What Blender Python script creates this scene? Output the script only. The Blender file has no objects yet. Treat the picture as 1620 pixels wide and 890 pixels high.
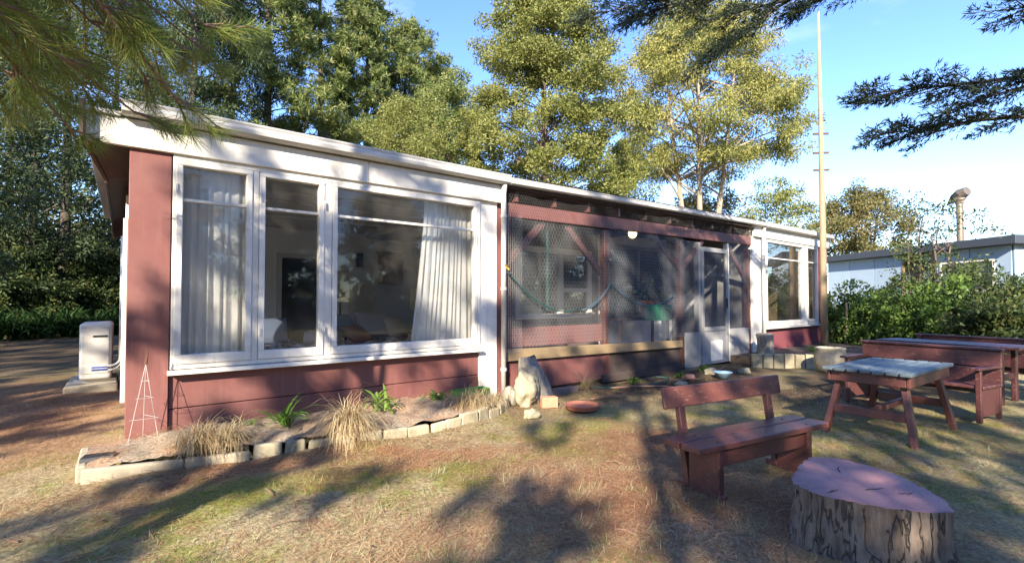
import bpy, math, random
import numpy as np
from mathutils import Vector, Matrix

# ------------------------------------------------------------------ camera, sky, sun, exposure
scene = bpy.context.scene
R = math.radians
cam_data = bpy.data.cameras.new('camera')
cam_data.sensor_width = 36.0
cam_data.lens = 36.0 * 780 / 1620
cam_data.shift_y = 10.94 / 1620
cam_data.clip_start = 0.05
cam_data.clip_end = 2000
cam = bpy.data.objects.new('camera', cam_data)
scene.collection.objects.link(cam)
cam.location = (0.02, -5.29, 1.306)
cam.rotation_euler = (R(91.4), 0, R(51.8 - 90))
scene.camera = cam

SUN_AZ, SUN_EL = 230.0, 28.0          # azimuth clockwise from +Y
world = bpy.data.worlds.new('World')
scene.world = world
world.use_nodes = True
wn, wl = world.node_tree.nodes, world.node_tree.links
sky = wn.new('ShaderNodeTexSky')
sky.sky_type = 'NISHITA'
sky.sun_disc = False
sky.sun_elevation = R(SUN_EL)
sky.sun_rotation = R(SUN_AZ)
sky.air_density = 1.0
sky.dust_density = 0.05
sky.ozone_density = 2.6
sky.altitude = 900
# thin high cloud
tc = wn.new('ShaderNodeTexCoord')
mp = wn.new('ShaderNodeMapping')
mp.inputs['Scale'].default_value = (1.2, 1.2, 3.2)
mp.inputs['Location'].default_value = (0.35, 0.2, 0.0)
nz = wn.new('ShaderNodeTexNoise')
nz.inputs['Scale'].default_value = 1.7
nz.inputs['Detail'].default_value = 7
nz.inputs['Roughness'].default_value = 0.55
rmp = wn.new('ShaderNodeMapRange')
rmp.inputs['From Min'].default_value = 0.57
rmp.inputs['From Max'].default_value = 0.80
rmp.inputs['To Max'].default_value = 0.55
mx = wn.new('ShaderNodeMixRGB')
mx.inputs['Color2'].default_value = (3.4, 3.7, 4.1, 1)
wl.new(tc.outputs['Generated'], mp.inputs['Vector'])
wl.new(mp.outputs['Vector'], nz.inputs['Vector'])
wl.new(nz.outputs['Fac'], rmp.inputs['Value'])
wl.new(rmp.outputs['Result'], mx.inputs['Fac'])
hs_ = wn.new('ShaderNodeHueSaturation')
hs_.inputs['Saturation'].default_value = 1.15
hs_.inputs['Hue'].default_value = 0.513
wl.new(sky.outputs['Color'], hs_.inputs['Color'])
wl.new(hs_.outputs['Color'], mx.inputs['Color1'])
wl.new(mx.outputs['Color'], wn['Background'].inputs['Color'])
wn['Background'].inputs['Strength'].default_value = 0.148

sun_data = bpy.data.lights.new('sun', 'SUN')
sun_data.energy = 5.0
sun_data.angle = R(0.53)
sun_data.color = (1.0, 0.90, 0.74)
sun = bpy.data.objects.new('sun', sun_data)
scene.collection.objects.link(sun)
_d = Vector((math.sin(R(SUN_AZ)) * math.cos(R(SUN_EL)), math.cos(R(SUN_AZ)) * math.cos(R(SUN_EL)), math.sin(R(SUN_EL))))
sun.rotation_euler = _d.to_track_quat('Z', 'Y').to_euler()
sun.location = (-12, -12, 14)

scene.view_settings.view_transform = 'Standard'
scene.view_settings.look = 'None'
scene.view_settings.exposure = 1.75
scene.view_settings.gamma = 1.0
scene.view_settings.use_curve_mapping = False
scene.render.engine = 'CYCLES'
scene.cycles.max_bounces = 6
scene.cycles.diffuse_bounces = 4
scene.cycles.transparent_max_bounces = 14
scene.cycles.use_denoising = True

col = scene.collection
rng = np.random.default_rng(7)
random.seed(7)

# ------------------------------------------------------------------ materials
def srgb(r, g, b):
    f = lambda c: c / 12.92 if c <= 0.04045 else ((c + 0.055) / 1.055) ** 2.4
    return (f(r / 255), f(g / 255), f(b / 255))

class NT:
    def __init__(s, name):
        s.m = bpy.data.materials.new(name)
        s.m.use_nodes = True
        s.n, s.l = s.m.node_tree.nodes, s.m.node_tree.links
        s.bsdf = s.n['Principled BSDF']
        s.out = s.n['Material Output']
    def new(s, t, **kw):
        x = s.n.new(t)
        for k, v in kw.items():
            if k in x.inputs.keys():
                x.inputs[k].default_value = v
            else:
                setattr(x, k, v)
        return x
    def link(s, a, b): s.l.new(a, b)
    def pos(s):
        return s.new('ShaderNodeTexCoord').outputs['Object']
    def noise(s, scale, detail=4, rough=0.55, vec=None, stretch=None):
        x = s.new('ShaderNodeTexNoise', Scale=scale, Detail=detail, Roughness=rough)
        v = vec if vec is not None else s.pos()
        if stretch:
            mpp = s.new('ShaderNodeMapping')
            mpp.inputs['Scale'].default_value = stretch
            s.link(v, mpp.inputs['Vector']); v = mpp.outputs['Vector']
        s.link(v, x.inputs['Vector'])
        return x.outputs['Fac']
    def ramp(s, fac, stops):
        x = s.new('ShaderNodeValToRGB')
        e = x.color_ramp.elements
        while len(e) < len(stops): e.new(0.5)
        for i, (p, c) in enumerate(stops):
            e[i].position = p
            e[i].color = (*c, 1) if len(c) == 3 else c
        s.link(fac, x.inputs['Fac'])
        return x.outputs['Color']
    def mrange(s, v, a, b, c=0.0, d=1.0):
        x = s.new('ShaderNodeMapRange')
        x.inputs['From Min'].default_value = a; x.inputs['From Max'].default_value = b
        x.inputs['To Min'].default_value = c; x.inputs['To Max'].default_value = d
        s.link(v, x.inputs['Value'])
        return x.outputs['Result']
    def mix(s, fac, c1, c2, blend='MIX'):
        x = s.new('ShaderNodeMixRGB', blend_type=blend)
        for k, v in (('Fac', fac), ('Color1', c1), ('Color2', c2)):
            if hasattr(v, 'is_linked'): s.link(v, x.inputs[k])
            elif isinstance(v, (int, float)): x.inputs[k].default_value = v
            else: x.inputs[k].default_value = (*v, 1)
        return x.outputs['Color']
    def math(s, op, a, b=0.0):
        x = s.new('ShaderNodeMath', operation=op)
        for i, v in enumerate((a, b)):
            if hasattr(v, 'is_linked'): s.link(v, x.inputs[i])
            else: x.inputs[i].default_value = v
        return x.outputs[0]
    def bump(s, h, strength=0.3, dist=0.01):
        b = s.new('ShaderNodeBump', Strength=strength, Distance=dist)
        s.link(h, b.inputs['Height'])
        s.link(b.outputs['Normal'], s.bsdf.inputs['Normal'])
    def color(s, c):
        if hasattr(c, 'is_linked'): s.link(c, s.bsdf.inputs['Base Color'])
        else: s.bsdf.inputs['Base Color'].default_value = (*c, 1)

def paint(name, base, dirt, rough=0.5, amount=0.45, scale=3.0, bump=0.15, stretch=None, grain=None, worn=None, wear=0.62, streak=False):
    t = NT(name)
    n1 = t.noise(scale, 6, 0.65, stretch=stretch)
    f = t.mrange(n1, 0.42, 0.78, 0.0, amount)
    c = t.mix(f, base, dirt)
    n2 = t.noise(scale * 14, 3, 0.6, stretch=stretch)
    c = t.mix(t.mrange(n2, 0.3, 0.75, 0.0, 0.22), c, tuple(x * 0.62 for x in base))
    oi = t.new('ShaderNodeObjectInfo')
    c = t.mix(1.0, c, t.ramp(oi.outputs['Random'], [(0.0, (0.78, 0.78, 0.78)), (1.0, (1.15, 1.13, 1.1))]), 'MULTIPLY')
    if streak:
        n4 = t.noise(4.0, 6, 0.7, stretch=(5, 5, 0.35))
        c = t.mix(t.mrange(n4, 0.52, 0.75, 0, 0.5), c, dirt)
    if worn:
        n3 = t.noise(scale * 5, 8, 0.72, stretch=stretch)
        c = t.mix(t.mrange(n3, wear, wear + 0.06, 0, 0.85), c, worn)
    t.color(c)
    t.bsdf.inputs['Roughness'].default_value = rough
    t.bump(t.noise(grain or 60, 4, 0.6, stretch=stretch), bump, 0.006)
    return t.m

def plain(name, base, rough=0.5, metallic=0.0, var=0.25, scale=20, bump=0.1):
    t = NT(name)
    t.color(t.mix(t.mrange(t.noise(scale, 4), 0.3, 0.75, 0, var), base, tuple(x * 0.5 for x in base)))
    t.bsdf.inputs['Roughness'].default_value = rough
    t.bsdf.inputs['Metallic'].default_value = metallic
    if bump: t.bump(t.noise(scale * 4, 4), bump, 0.004)
    return t.m

def leafmat(name, cols, rough=0.55, trans=0.35, scale=0.6, spec=0.3):
    t = NT(name)
    g = t.new('ShaderNodeNewGeometry')
    r = g.outputs['Random Per Island']
    n = t.noise(scale, 3, 0.6)
    v = t.math('ADD', t.math('MULTIPLY', r, 0.55), t.math('MULTIPLY', t.mrange(n, 0.3, 0.7), 0.45))
    k = len(cols) - 1
    c = t.ramp(v, [(i / k * 0.8 + 0.1, cc) for i, cc in enumerate(cols)])
    t.color(c)
    t.bsdf.inputs['Roughness'].default_value = rough
    t.bsdf.inputs['Specular IOR Level'].default_value = spec
    tr = t.new('ShaderNodeBsdfTranslucent')
    t.link(c, tr.inputs['Color'])
    ms = t.new('ShaderNodeMixShader', Fac=trans)
    t.link(t.bsdf.outputs[0], ms.inputs[1]); t.link(tr.outputs[0], ms.inputs[2])
    t.link(ms.outputs[0], t.out.inputs['Surface'])
    return t.m

def glass(name, tint=(0.93, 0.95, 0.95), refl=1.0):
    t = NT(name)
    tr = t.new('ShaderNodeBsdfTransparent'); tr.inputs['Color'].default_value = (*tint, 1)
    gl = t.new('ShaderNodeBsdfGlossy'); gl.inputs['Roughness'].default_value = 0.02
    fr = t.new('ShaderNodeFresnel'); fr.inputs['IOR'].default_value = 1.5
    fac = t.math('MULTIPLY', fr.outputs[0], refl)
    dirt = t.new('ShaderNodeBsdfDiffuse'); dirt.inputs['Color'].default_value = (0.55, 0.52, 0.47, 1)
    m1 = t.new('ShaderNodeMixShader'); t.link(fac, m1.inputs[0]); t.link(tr.outputs[0], m1.inputs[1]); t.link(gl.outputs[0], m1.inputs[2])
    m2 = t.new('ShaderNodeMixShader')
    t.link(t.mrange(t.noise(2.5, 6, 0.65), 0.35, 0.8, 0.005, 0.06), m2.inputs[0])
    t.link(m1.outputs[0], m2.inputs[1]); t.link(dirt.outputs[0], m2.inputs[2])
    t.link(m2.outputs[0], t.out.inputs['Surface'])
    return t.m

def sheer(name, colr, alpha, scale=900):
    """woven mesh: fine open weave seen as part see-through cloth"""
    t = NT(name)
    tr = t.new('ShaderNodeBsdfTransparent')
    df = t.new('ShaderNodeBsdfDiffuse')
    c = t.mix(t.mrange(t.noise(2.0, 5), 0.3, 0.7), colr, tuple(x * 1.5 for x in colr))
    t.link(c, df.inputs['Color'])
    ms = t.new('ShaderNodeMixShader')
    t.link(t.mrange(t.noise(3, 4), 0.3, 0.7, alpha - 0.06, alpha + 0.06), ms.inputs[0])
    t.link(tr.outputs[0], ms.inputs[1]); t.link(df.outputs[0], ms.inputs[2])
    t.link(ms.outputs[0], t.out.inputs['Surface'])
    return t.m

def barkmat(name, c1, c2, stretch=(6, 6, 1.2), scale=3, bump=0.7, dist=0.03):
    t = NT(name)
    n = t.noise(scale, 6, 0.7, stretch=stretch)
    t.color(t.ramp(n, [(0.3, c1), (0.7, c2)]))
    t.bsdf.inputs['Roughness'].default_value = 0.9
    t.bump(n, bump, dist)
    return t.m

M = {}
M['red'] = paint('red_wall_paint', (0.18, 0.064, 0.055), (0.24, 0.115, 0.10), 0.6, 0.6, 1.4, 0.12, stretch=(1, 1, 1), worn=(0.30, 0.19, 0.16), wear=0.70, streak=True)
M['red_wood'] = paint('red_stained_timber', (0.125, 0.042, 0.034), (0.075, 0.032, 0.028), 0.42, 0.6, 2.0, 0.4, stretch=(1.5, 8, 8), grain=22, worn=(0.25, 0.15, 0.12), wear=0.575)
M['dark_red_wood'] = paint('dark_red_stained_timber', (0.075, 0.026, 0.026), (0.05, 0.022, 0.024), 0.4, 0.6, 2.0, 0.4, stretch=(1.5, 8, 8), grain=22, worn=(0.19, 0.11, 0.10), wear=0.575)
M['maroon'] = paint('maroon_wall_paint', (0.17, 0.048, 0.058), (0.21, 0.08, 0.085), 0.6, 0.5, 1.4, 0.1)
M['white'] = paint('white_window_paint', (0.76, 0.72, 0.65), (0.44, 0.40, 0.34), 0.45, 0.35, 2.6, 0.12, stretch=(1, 1, 2.5), worn=(0.50, 0.46, 0.40), streak=True)
M['fascia'] = paint('white_fascia_paint', (0.73, 0.69, 0.62), (0.46, 0.41, 0.34), 0.5, 0.4, 1.6, 0.08, stretch=(0.6, 1, 3), streak=True)
M['gutter'] = paint('grey_white_gutter_paint', (0.56, 0.54, 0.51), (0.33, 0.31, 0.28), 0.45, 0.5, 2.0, 0.05, stretch=(0.5, 2, 2))
M['soffit'] = plain('dark_soffit_paint', (0.055, 0.034, 0.03), 0.8)
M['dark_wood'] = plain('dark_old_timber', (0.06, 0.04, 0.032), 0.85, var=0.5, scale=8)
M['old_brown'] = plain('old_brown_paint', (0.16, 0.12, 0.105), 0.8, var=0.4, scale=5)
M['tan_wood'] = paint('bare_pine_plank', (0.32, 0.225, 0.12), (0.19, 0.135, 0.075), 0.6, 0.6, 1.5, 0.3, stretch=(1, 10, 10), grain=20)
M['grey_panel'] = paint('grey_white_panel_paint', (0.27, 0.265, 0.26), (0.155, 0.15, 0.15), 0.6, 0.5, 3)
M['roof_iron'] = plain('roofing_iron', (0.40, 0.40, 0.40), 0.4, 0.6, 0.4, 4)
M['int_wall'] = plain('interior_wall_paint', (0.84, 0.83, 0.82), 0.85, var=0.12, scale=3)
M['int_ceiling'] = plain('interior_ceiling_boards', (0.62, 0.60, 0.57), 0.85, var=0.15, scale=3)
M['int_floor'] = plain('interior_floor_boards', (0.34, 0.26, 0.19), 0.6, var=0.4, scale=4)
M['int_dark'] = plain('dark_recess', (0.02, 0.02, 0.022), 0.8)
M['glass'] = glass('window_glass', (0.985, 0.99, 0.99), 0.62)
M['glass_side'] = glass('window_glass_old', (0.93, 0.94, 0.93), 0.9)
M['wire'] = plain('galvanised_wire', (0.42, 0.42, 0.41), 0.45, 0.5, 0.3, 10, 0)
M['white_wire'] = plain('white_coated_wire', (0.40, 0.37, 0.35), 0.5, 0, 0.2, 10, 0)
M['shade'] = sheer('blue_grey_shade_cloth', (0.10, 0.11, 0.13), 0.19)
M['shade_light'] = sheer('thin_insect_screen', (0.16, 0.165, 0.165), 0.10)
M['shade_green'] = sheer('green_shade_cloth', (0.02, 0.20, 0.12), 0.6)
M['bulb'] = None
M['linen'] = None
M['concrete'] = paint('weathered_concrete', (0.37, 0.315, 0.23), (0.15, 0.125, 0.07), 0.9, 0.8, 5, 0.8, grain=40)
M['pale_block'] = paint('pale_mossy_block', (0.40, 0.345, 0.235), (0.13, 0.12, 0.055), 0.9, 0.85, 7, 0.9, grain=35)
M['terracotta'] = plain('terracotta', (0.38, 0.14, 0.085), 0.7, 0, 0.35, 14)
M['terracotta_light'] = plain('terracotta_brick', (0.47, 0.22, 0.13), 0.85, 0, 0.4, 18, 0.3)
M['hp'] = paint('heat_pump_casing', (0.62, 0.60, 0.55), (0.42, 0.39, 0.33), 0.4, 0.4, 3, 0.03)
M['blue_label'] = plain('blue_sticker', (0.03, 0.07, 0.30), 0.4, 0, 0.2, 20, 0)
M['black_plastic'] = plain('black_plastic', (0.015, 0.015, 0.016), 0.5, 0, 0.3, 20)
M['lagging'] = plain('pale_pipe_lagging', (0.50, 0.48, 0.44), 0.7)
M['green_plastic'] = plain('green_plastic', (0.06, 0.30, 0.04), 0.4)
M['hose'] = plain('teal_garden_hose', (0.012, 0.065, 0.058), 0.5)
M['hose_blue'] = plain('blue_garden_hose', (0.03, 0.09, 0.14), 0.5)
M['blue_bucket'] = plain('pale_blue_plastic', (0.20, 0.31, 0.42), 0.5)
M['brass'] = plain('brass', (0.55, 0.35, 0.08), 0.35, 0.8)
M['stone'] = paint('cream_stone', (0.31, 0.275, 0.185), (0.13, 0.115, 0.075), 0.9, 0.7, 6, 0.8, grain=30)
M['grey_log'] = barkmat('weathered_grey_log', (0.10, 0.085, 0.065), (0.36, 0.32, 0.26), (7, 7, 1), 4, 0.8, 0.02)
M['stump_bark'] = None
M['pole'] = paint('pale_weathered_pole', (0.27, 0.205, 0.13), (0.13, 0.095, 0.06), 0.75, 0.7, 3, 0.3, stretch=(3, 3, 0.8))
M['rust'] = plain('rusty_steel', (0.13, 0.06, 0.035), 0.8, 0.3, 0.5, 20)
M['pot'] = paint('cream_stoneware', (0.36, 0.31, 0.22), (0.20, 0.17, 0.11), 0.7, 0.6, 6, 0.2)
M['soil'] = plain('dark_soil', (0.07, 0.05, 0.035), 0.95, 0, 0.5, 25, 0.8)
M['bark'] = barkmat('brown_pine_bark', (0.045, 0.032, 0.025), (0.17, 0.12, 0.09))
M['dark_bark'] = barkmat('dark_cypress_bark', (0.03, 0.024, 0.02), (0.11, 0.085, 0.07))
M['pale_bark'] = barkmat('pale_gum_bark', (0.16, 0.12, 0.085), (0.40, 0.33, 0.25), (3, 3, 0.6), 2, 0.3)
M['twig'] = barkmat('brown_twig_bark', (0.16, 0.08, 0.05), (0.30, 0.18, 0.12), (10, 10, 10), 5)
M['pine'] = leafmat('pine_needles_green', [(0.05, 0.08, 0.022), (0.13, 0.175, 0.045), (0.23, 0.26, 0.08), (0.33, 0.29, 0.13)], scale=1.2, trans=0.42)
M['pine_near'] = leafmat('long_pine_needles', [(0.07, 0.12, 0.018), (0.17, 0.23, 0.035), (0.26, 0.28, 0.06), (0.38, 0.25, 0.08)], scale=2.0, trans=0.45)
M['cypress'] = leafmat('dark_cypress_foliage', [(0.016, 0.028, 0.014), (0.03, 0.05, 0.022), (0.06, 0.085, 0.03), (0.12, 0.13, 0.04)])
M['cypress_near'] = leafmat('grey_green_cypress_sprays', [(0.02, 0.032, 0.020), (0.035, 0.052, 0.03), (0.055, 0.075, 0.035)], scale=2.0)
M['olive'] = leafmat('olive_green_leaves', [(0.08, 0.095, 0.02), (0.165, 0.18, 0.042), (0.245, 0.25, 0.07), (0.31, 0.29, 0.10)], scale=0.8, trans=0.42)
M['gum'] = leafmat('gum_leaves', [(0.09, 0.115, 0.03), (0.21, 0.22, 0.055), (0.33, 0.31, 0.095), (0.44, 0.36, 0.11)], scale=0.5, trans=0.42)
M['acacia'] = leafmat('bronze_green_leaves', [(0.07, 0.08, 0.03), (0.13, 0.13, 0.045), (0.20, 0.17, 0.06), (0.24, 0.17, 0.06)], scale=0.4)
M['shrub'] = leafmat('bright_shrub_leaves', [(0.02, 0.045, 0.01), (0.05, 0.10, 0.018), (0.10, 0.17, 0.028), (0.20, 0.24, 0.05)], scale=2.2)
M['shrub_dark'] = leafmat('dark_shrub_leaves', [(0.022, 0.035, 0.012), (0.045, 0.07, 0.02), (0.08, 0.11, 0.03), (0.15, 0.14, 0.04)], scale=1.5)
M['strap'] = leafmat('strap_leaves', [(0.018, 0.045, 0.014), (0.035, 0.08, 0.022), (0.07, 0.13, 0.035)], scale=1.5)
M['plant'] = leafmat('fresh_green_leaves', [(0.08, 0.18, 0.02), (0.14, 0.26, 0.035), (0.20, 0.31, 0.06)], scale=3)
M['dry_grass'] = leafmat('dry_tussock_blades', [(0.24, 0.15, 0.075), (0.36, 0.26, 0.14), (0.47, 0.37, 0.21), (0.56, 0.47, 0.30)], scale=4, trans=0.25)
M['lawn_grass'] = leafmat('lawn_grass_blades', [(0.13, 0.15, 0.04), (0.24, 0.25, 0.10), (0.36, 0.34, 0.18), (0.45, 0.40, 0.26)], scale=1, trans=0.3)
M['litter'] = leafmat('fallen_needles', [(0.15, 0.065, 0.032), (0.27, 0.13, 0.07), (0.40, 0.24, 0.13), (0.50, 0.37, 0.22)], scale=1, trans=0.1)

t = NT('lit_bulb'); t.color((1, 0.9, 0.7))
t.bsdf.inputs['Emission Color'].default_value = (1.0, 0.62, 0.26, 1); t.bsdf.inputs['Emission Strength'].default_value = 2.6
M['bulb'] = t.m

def clothmat(name, c, trans=0.35):
    t = NT(name)
    cc = t.mix(t.mrange(t.noise(2.0, 4), 0.3, 0.7, 0, 0.25), c, tuple(x * 0.75 for x in c))
    t.color(cc); t.bsdf.inputs['Roughness'].default_value = 0.9
    tr = t.new('ShaderNodeBsdfTranslucent'); t.link(cc, tr.inputs['Color'])
    ms = t.new('ShaderNodeMixShader', Fac=trans)
    t.link(t.bsdf.outputs[0], ms.inputs[1]); t.link(tr.outputs[0], ms.inputs[2]); t.link(ms.outputs[0], t.out.inputs['Surface'])
    return t.m
M['linen'] = clothmat('cream_curtain', (0.86, 0.83, 0.77), 0.3)
M['yellow_cloth'] = clothmat('ochre_curtain', (0.66, 0.50, 0.20))
M['shade_paper'] = clothmat('cream_lampshade', (0.82, 0.70, 0.48), 0.4)
M['green_cloth'] = clothmat('green_cloth', (0.03, 0.34, 0.17), 0.2)

t = NT('patterned_quilt')
v = t.new('ShaderNodeTexVoronoi', Scale=9.0); t.link(t.pos(), v.inputs['Vector'])
c = t.ramp(v.outputs['Color'], [(0.15, (0.05, 0.07, 0.12)), (0.4, (0.20, 0.22, 0.28)), (0.6, (0.52, 0.48, 0.45)), (0.85, (0.34, 0.16, 0.14))])
c = t.mix(t.mrange(t.noise(18, 4), 0.45, 0.6), c, (0.45, 0.45, 0.48))
t.color(c); t.bsdf.inputs['Roughness'].default_value = 0.9
M['quilt'] = t.m
t = NT('brown_woven_hanging')
c = t.ramp(t.noise(14, 6, 0.7), [(0.35, (0.20, 0.11, 0.045)), (0.5, (0.42, 0.28, 0.12)), (0.7, (0.55, 0.40, 0.20))])
t.color(c); t.bsdf.inputs['Roughness'].default_value = 0.95
M['hanging'] = t.m

# painted weathered table top: blue-green planks
M['table_top'] = paint('weathered_blue_green_planks', (0.115, 0.15, 0.165), (0.065, 0.08, 0.085), 0.6, 0.7, 2.5, 0.5, stretch=(1.2, 9, 9), grain=20, worn=(0.28, 0.26, 0.22))
M['stump_top'] = None
t = NT('purple_pink_painted_stump_top')
n = t.noise(3.0, 6, 0.6)
c = t.ramp(n, [(0.3, (0.22, 0.105, 0.115)), (0.55, (0.33, 0.165, 0.165)), (0.75, (0.42, 0.23, 0.20))])
wv = t.new('ShaderNodeTexWave', wave_type='RINGS', rings_direction='Z'); wv.inputs['Scale'].default_value = 14; wv.inputs['Distortion'].default_value = 3.0; wv.inputs['Detail'].default_value = 3; wv.inputs['Detail Scale'].default_value = 1.2
t.link(t.pos(), wv.inputs['Vector'])
c = t.mix(t.mrange(wv.outputs['Fac'], 0.2, 0.9, 0.0, 0.12), c, (0.15, 0.08, 0.10))
wornf = t.mrange(t.noise(9, 8, 0.75), 0.56, 0.64, 0, 0.75)
c = t.mix(wornf, c, (0.27, 0.19, 0.15))
c = t.mix(t.mrange(t.noise(34, 6, 0.75), 0.60, 0.68, 0, 0.7), c, (0.10, 0.06, 0.06))
t.color(c); t.bsdf.inputs['Roughness'].default_value = 0.6
t.bump(t.math('ADD', t.noise(30, 7, 0.75, stretch=(3, 0.7, 1)), t.math('MULTIPLY', wv.outputs['Fac'], 0.15)), 0.6, 0.012)
M['stump_top'] = t.m
t = NT('furrowed_grey_bark')
big = t.noise(7, 7, 0.72, stretch=(2.2, 2.2, 0.22))
fine = t.noise(30, 8, 0.8, stretch=(1.6, 1.6, 0.4))
flake = t.noise(12, 6, 0.7)
c = t.ramp(big, [(0.34, (0.14, 0.102, 0.076)), (0.47, (0.25, 0.19, 0.145)), (0.62, (0.34, 0.27, 0.21)), (0.75, (0.41, 0.335, 0.265))])
c = t.mix(t.mrange(fine, 0.35, 0.7, 0.55, 0.0), c, (0.11, 0.082, 0.064))
c = t.mix(t.mrange(flake, 0.56, 0.68, 0, 0.5), c, (0.30, 0.21, 0.15))
rid = t.math('ABSOLUTE', t.math('SUBTRACT', t.noise(4.6, 3, 0.55, stretch=(2.6, 2.6, 0.42)), 0.5))
fur = t.mrange(rid, 0.0, 0.02)
c = t.mix(fur, (0.095, 0.07, 0.053), c)
t.color(c); t.bsdf.inputs['Roughness'].default_value = 0.95
t.bump(t.math('ADD', t.math('MULTIPLY', fur, 0.8), t.math('ADD', t.math('MULTIPLY', big, 0.6), t.math('MULTIPLY', fine, 0.45))), 1.0, 0.04)
M['stump_bark'] = t.m

# ground: sandy dry lawn, moss, needle litter, bare soil, shade painted in at far left
def ground_material():
    t = NT('lawn_ground')
    geo = t.new('ShaderNodeNewGeometry')
    P = geo.outputs['Position']
    wob = t.new('ShaderNodeTexNoise', Scale=1.1, Detail=5, Roughness=0.65); t.link(P, wob.inputs['Vector'])
    sub = t.new('ShaderNodeVectorMath', operation='SUBTRACT'); t.link(wob.outputs['Color'], sub.inputs[0]); sub.inputs[1].default_value = (0.5, 0.5, 0.5)
    ma = t.new('ShaderNodeVectorMath', operation='MULTIPLY_ADD'); t.link(sub.outputs[0], ma.inputs[0]); ma.inputs[1].default_value = (2.2, 2.2, 0); t.link(P, ma.inputs[2])
    PW = ma.outputs[0]
    def blob(x, y, sx, sy, soft=0.45):
        s1 = t.new('ShaderNodeVectorMath', operation='SUBTRACT'); t.link(PW, s1.inputs[0]); s1.inputs[1].default_value = (x, y, 0)
        s2 = t.new('ShaderNodeVectorMath', operation='MULTIPLY'); t.link(s1.outputs[0], s2.inputs[0]); s2.inputs[1].default_value = (1 / sx, 1 / sy, 0)
        s3 = t.new('ShaderNodeVectorMath', operation='LENGTH'); t.link(s2.outputs[0], s3.inputs[0])
        return t.mrange(s3.outputs['Value'], 1 - soft, 1 + soft, 1, 0)
    def mx(a, b): return t.math('MAXIMUM', a, b)
    fine = t.noise(38, 8, 0.75, vec=P)
    mid = t.noise(5.0, 7, 0.7, vec=P)
    big = t.noise(0.9, 5, 0.6, vec=P)
    sand = t.ramp(fine, [(0.34, (0.18, 0.128, 0.072)), (0.5, (0.44, 0.352, 0.20)), (0.68, (0.64, 0.54, 0.36))])
    dull = t.ramp(mid, [(0.35, (0.20, 0.185, 0.06)), (0.55, (0.37, 0.31, 0.145)), (0.75, (0.50, 0.395, 0.235))])
    lawn = t.mix(t.mrange(big, 0.35, 0.65, 0.15, 0.8), sand, dull)
    lawn = t.mix(0.4, lawn, t.ramp(fine, [(0.38, (0.06, 0.045, 0.028)), (0.52, (0.34, 0.27, 0.165)), (0.68, (0.60, 0.50, 0.35))]))
    moss = t.ramp(fine, [(0.34, (0.09, 0.105, 0.015)), (0.55, (0.23, 0.24, 0.045)), (0.72, (0.34, 0.33, 0.09))])
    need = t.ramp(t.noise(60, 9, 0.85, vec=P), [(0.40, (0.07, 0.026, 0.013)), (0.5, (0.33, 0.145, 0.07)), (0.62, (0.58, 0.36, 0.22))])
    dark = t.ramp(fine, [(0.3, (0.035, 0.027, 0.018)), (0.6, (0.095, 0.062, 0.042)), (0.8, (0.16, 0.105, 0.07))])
    c = lawn
    mm = mx(mx(blob(2.35, -1.95, 0.5, 0.45), blob(3.5, -1.75, 0.8, 0.4)), mx(blob(0.3, -1.5, 0.7, 0.3), blob(1.4, -1.6, 0.7, 0.25)))
    mm = mx(mm, t.math('MULTIPLY', blob(6.0, -3.6, 2.6, 1.6), t.mrange(mid, 0.42, 0.62)))
    mm = mx(mm, t.math('MULTIPLY', t.mrange(t.noise(1.7, 6, 0.65, vec=P), 0.50, 0.62), 0.8))
    c = t.mix(t.math('MULTIPLY', mm, 0.95), c, moss)
    nd = mx(mx(blob(2.9, -3.0, 1.1, 0.75), blob(-1.2, 3.2, 1.7, 2.6)), mx(blob(0.9, -1.05, 1.0, 0.22), blob(2.2, -1.5, 1.0, 0.2)))
    nd = mx(nd, mx(blob(3.9, -2.5, 0.8, 0.4), blob(3.4, -4.0, 1.0, 0.5)))
    nd = mx(nd, t.math('MULTIPLY', t.mrange(t.noise(2.3, 6, 0.7, vec=P), 0.53, 0.64), 0.55))
    c = t.mix(t.math('MULTIPLY', nd, 0.85), c, need)
    dk = mx(blob(7.5, -0.7, 3.6, 0.95), blob(-2.5, 12.5, 4.5, 8.0))  # verandah soil; left blob is dark needle ground with its shade painted in
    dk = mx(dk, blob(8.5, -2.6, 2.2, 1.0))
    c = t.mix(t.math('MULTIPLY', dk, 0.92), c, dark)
    # far paddock beyond the yard
    sx = t.new('ShaderNodeVectorMath', operation='LENGTH'); t.link(P, sx.inputs[0])
    c = t.mix(t.mrange(sx.outputs['Value'], 24, 34), c, (0.075, 0.065, 0.035))
    t.color(c)
    t.bsdf.inputs['Roughness'].default_value = 0.95
    t.bsdf.inputs['Specular IOR Level'].default_value = 0.1
    h = t.math('ADD', t.math('MULTIPLY', fine, 0.6), t.math('MULTIPLY', mid, 0.8))
    t.bump(h, 1.0, 0.05)
    return t.m
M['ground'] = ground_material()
t = NT('bed_soil_with_needles')
fine = t.noise(48, 8, 0.78)
c = t.ramp(fine, [(0.36, (0.13, 0.07, 0.04)), (0.5, (0.38, 0.24, 0.14)), (0.66, (0.62, 0.46, 0.31))])
c = t.mix(t.mrange(t.noise(2.5, 4), 0.45, 0.62), c, t.ramp(fine, [(0.36, (0.16, 0.12, 0.08)), (0.66, (0.56, 0.47, 0.34))]))
t.color(c); t.bsdf.inputs['Roughness'].default_value = 0.95; t.bump(fine, 0.9, 0.03)
M['bed'] = t.m

# ------------------------------------------------------------------ mesh helpers
WL = {}
def wloc(o):
    return WL.get(o.name, Vector((0, 0, 0))) if o else Vector((0, 0, 0))

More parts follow.
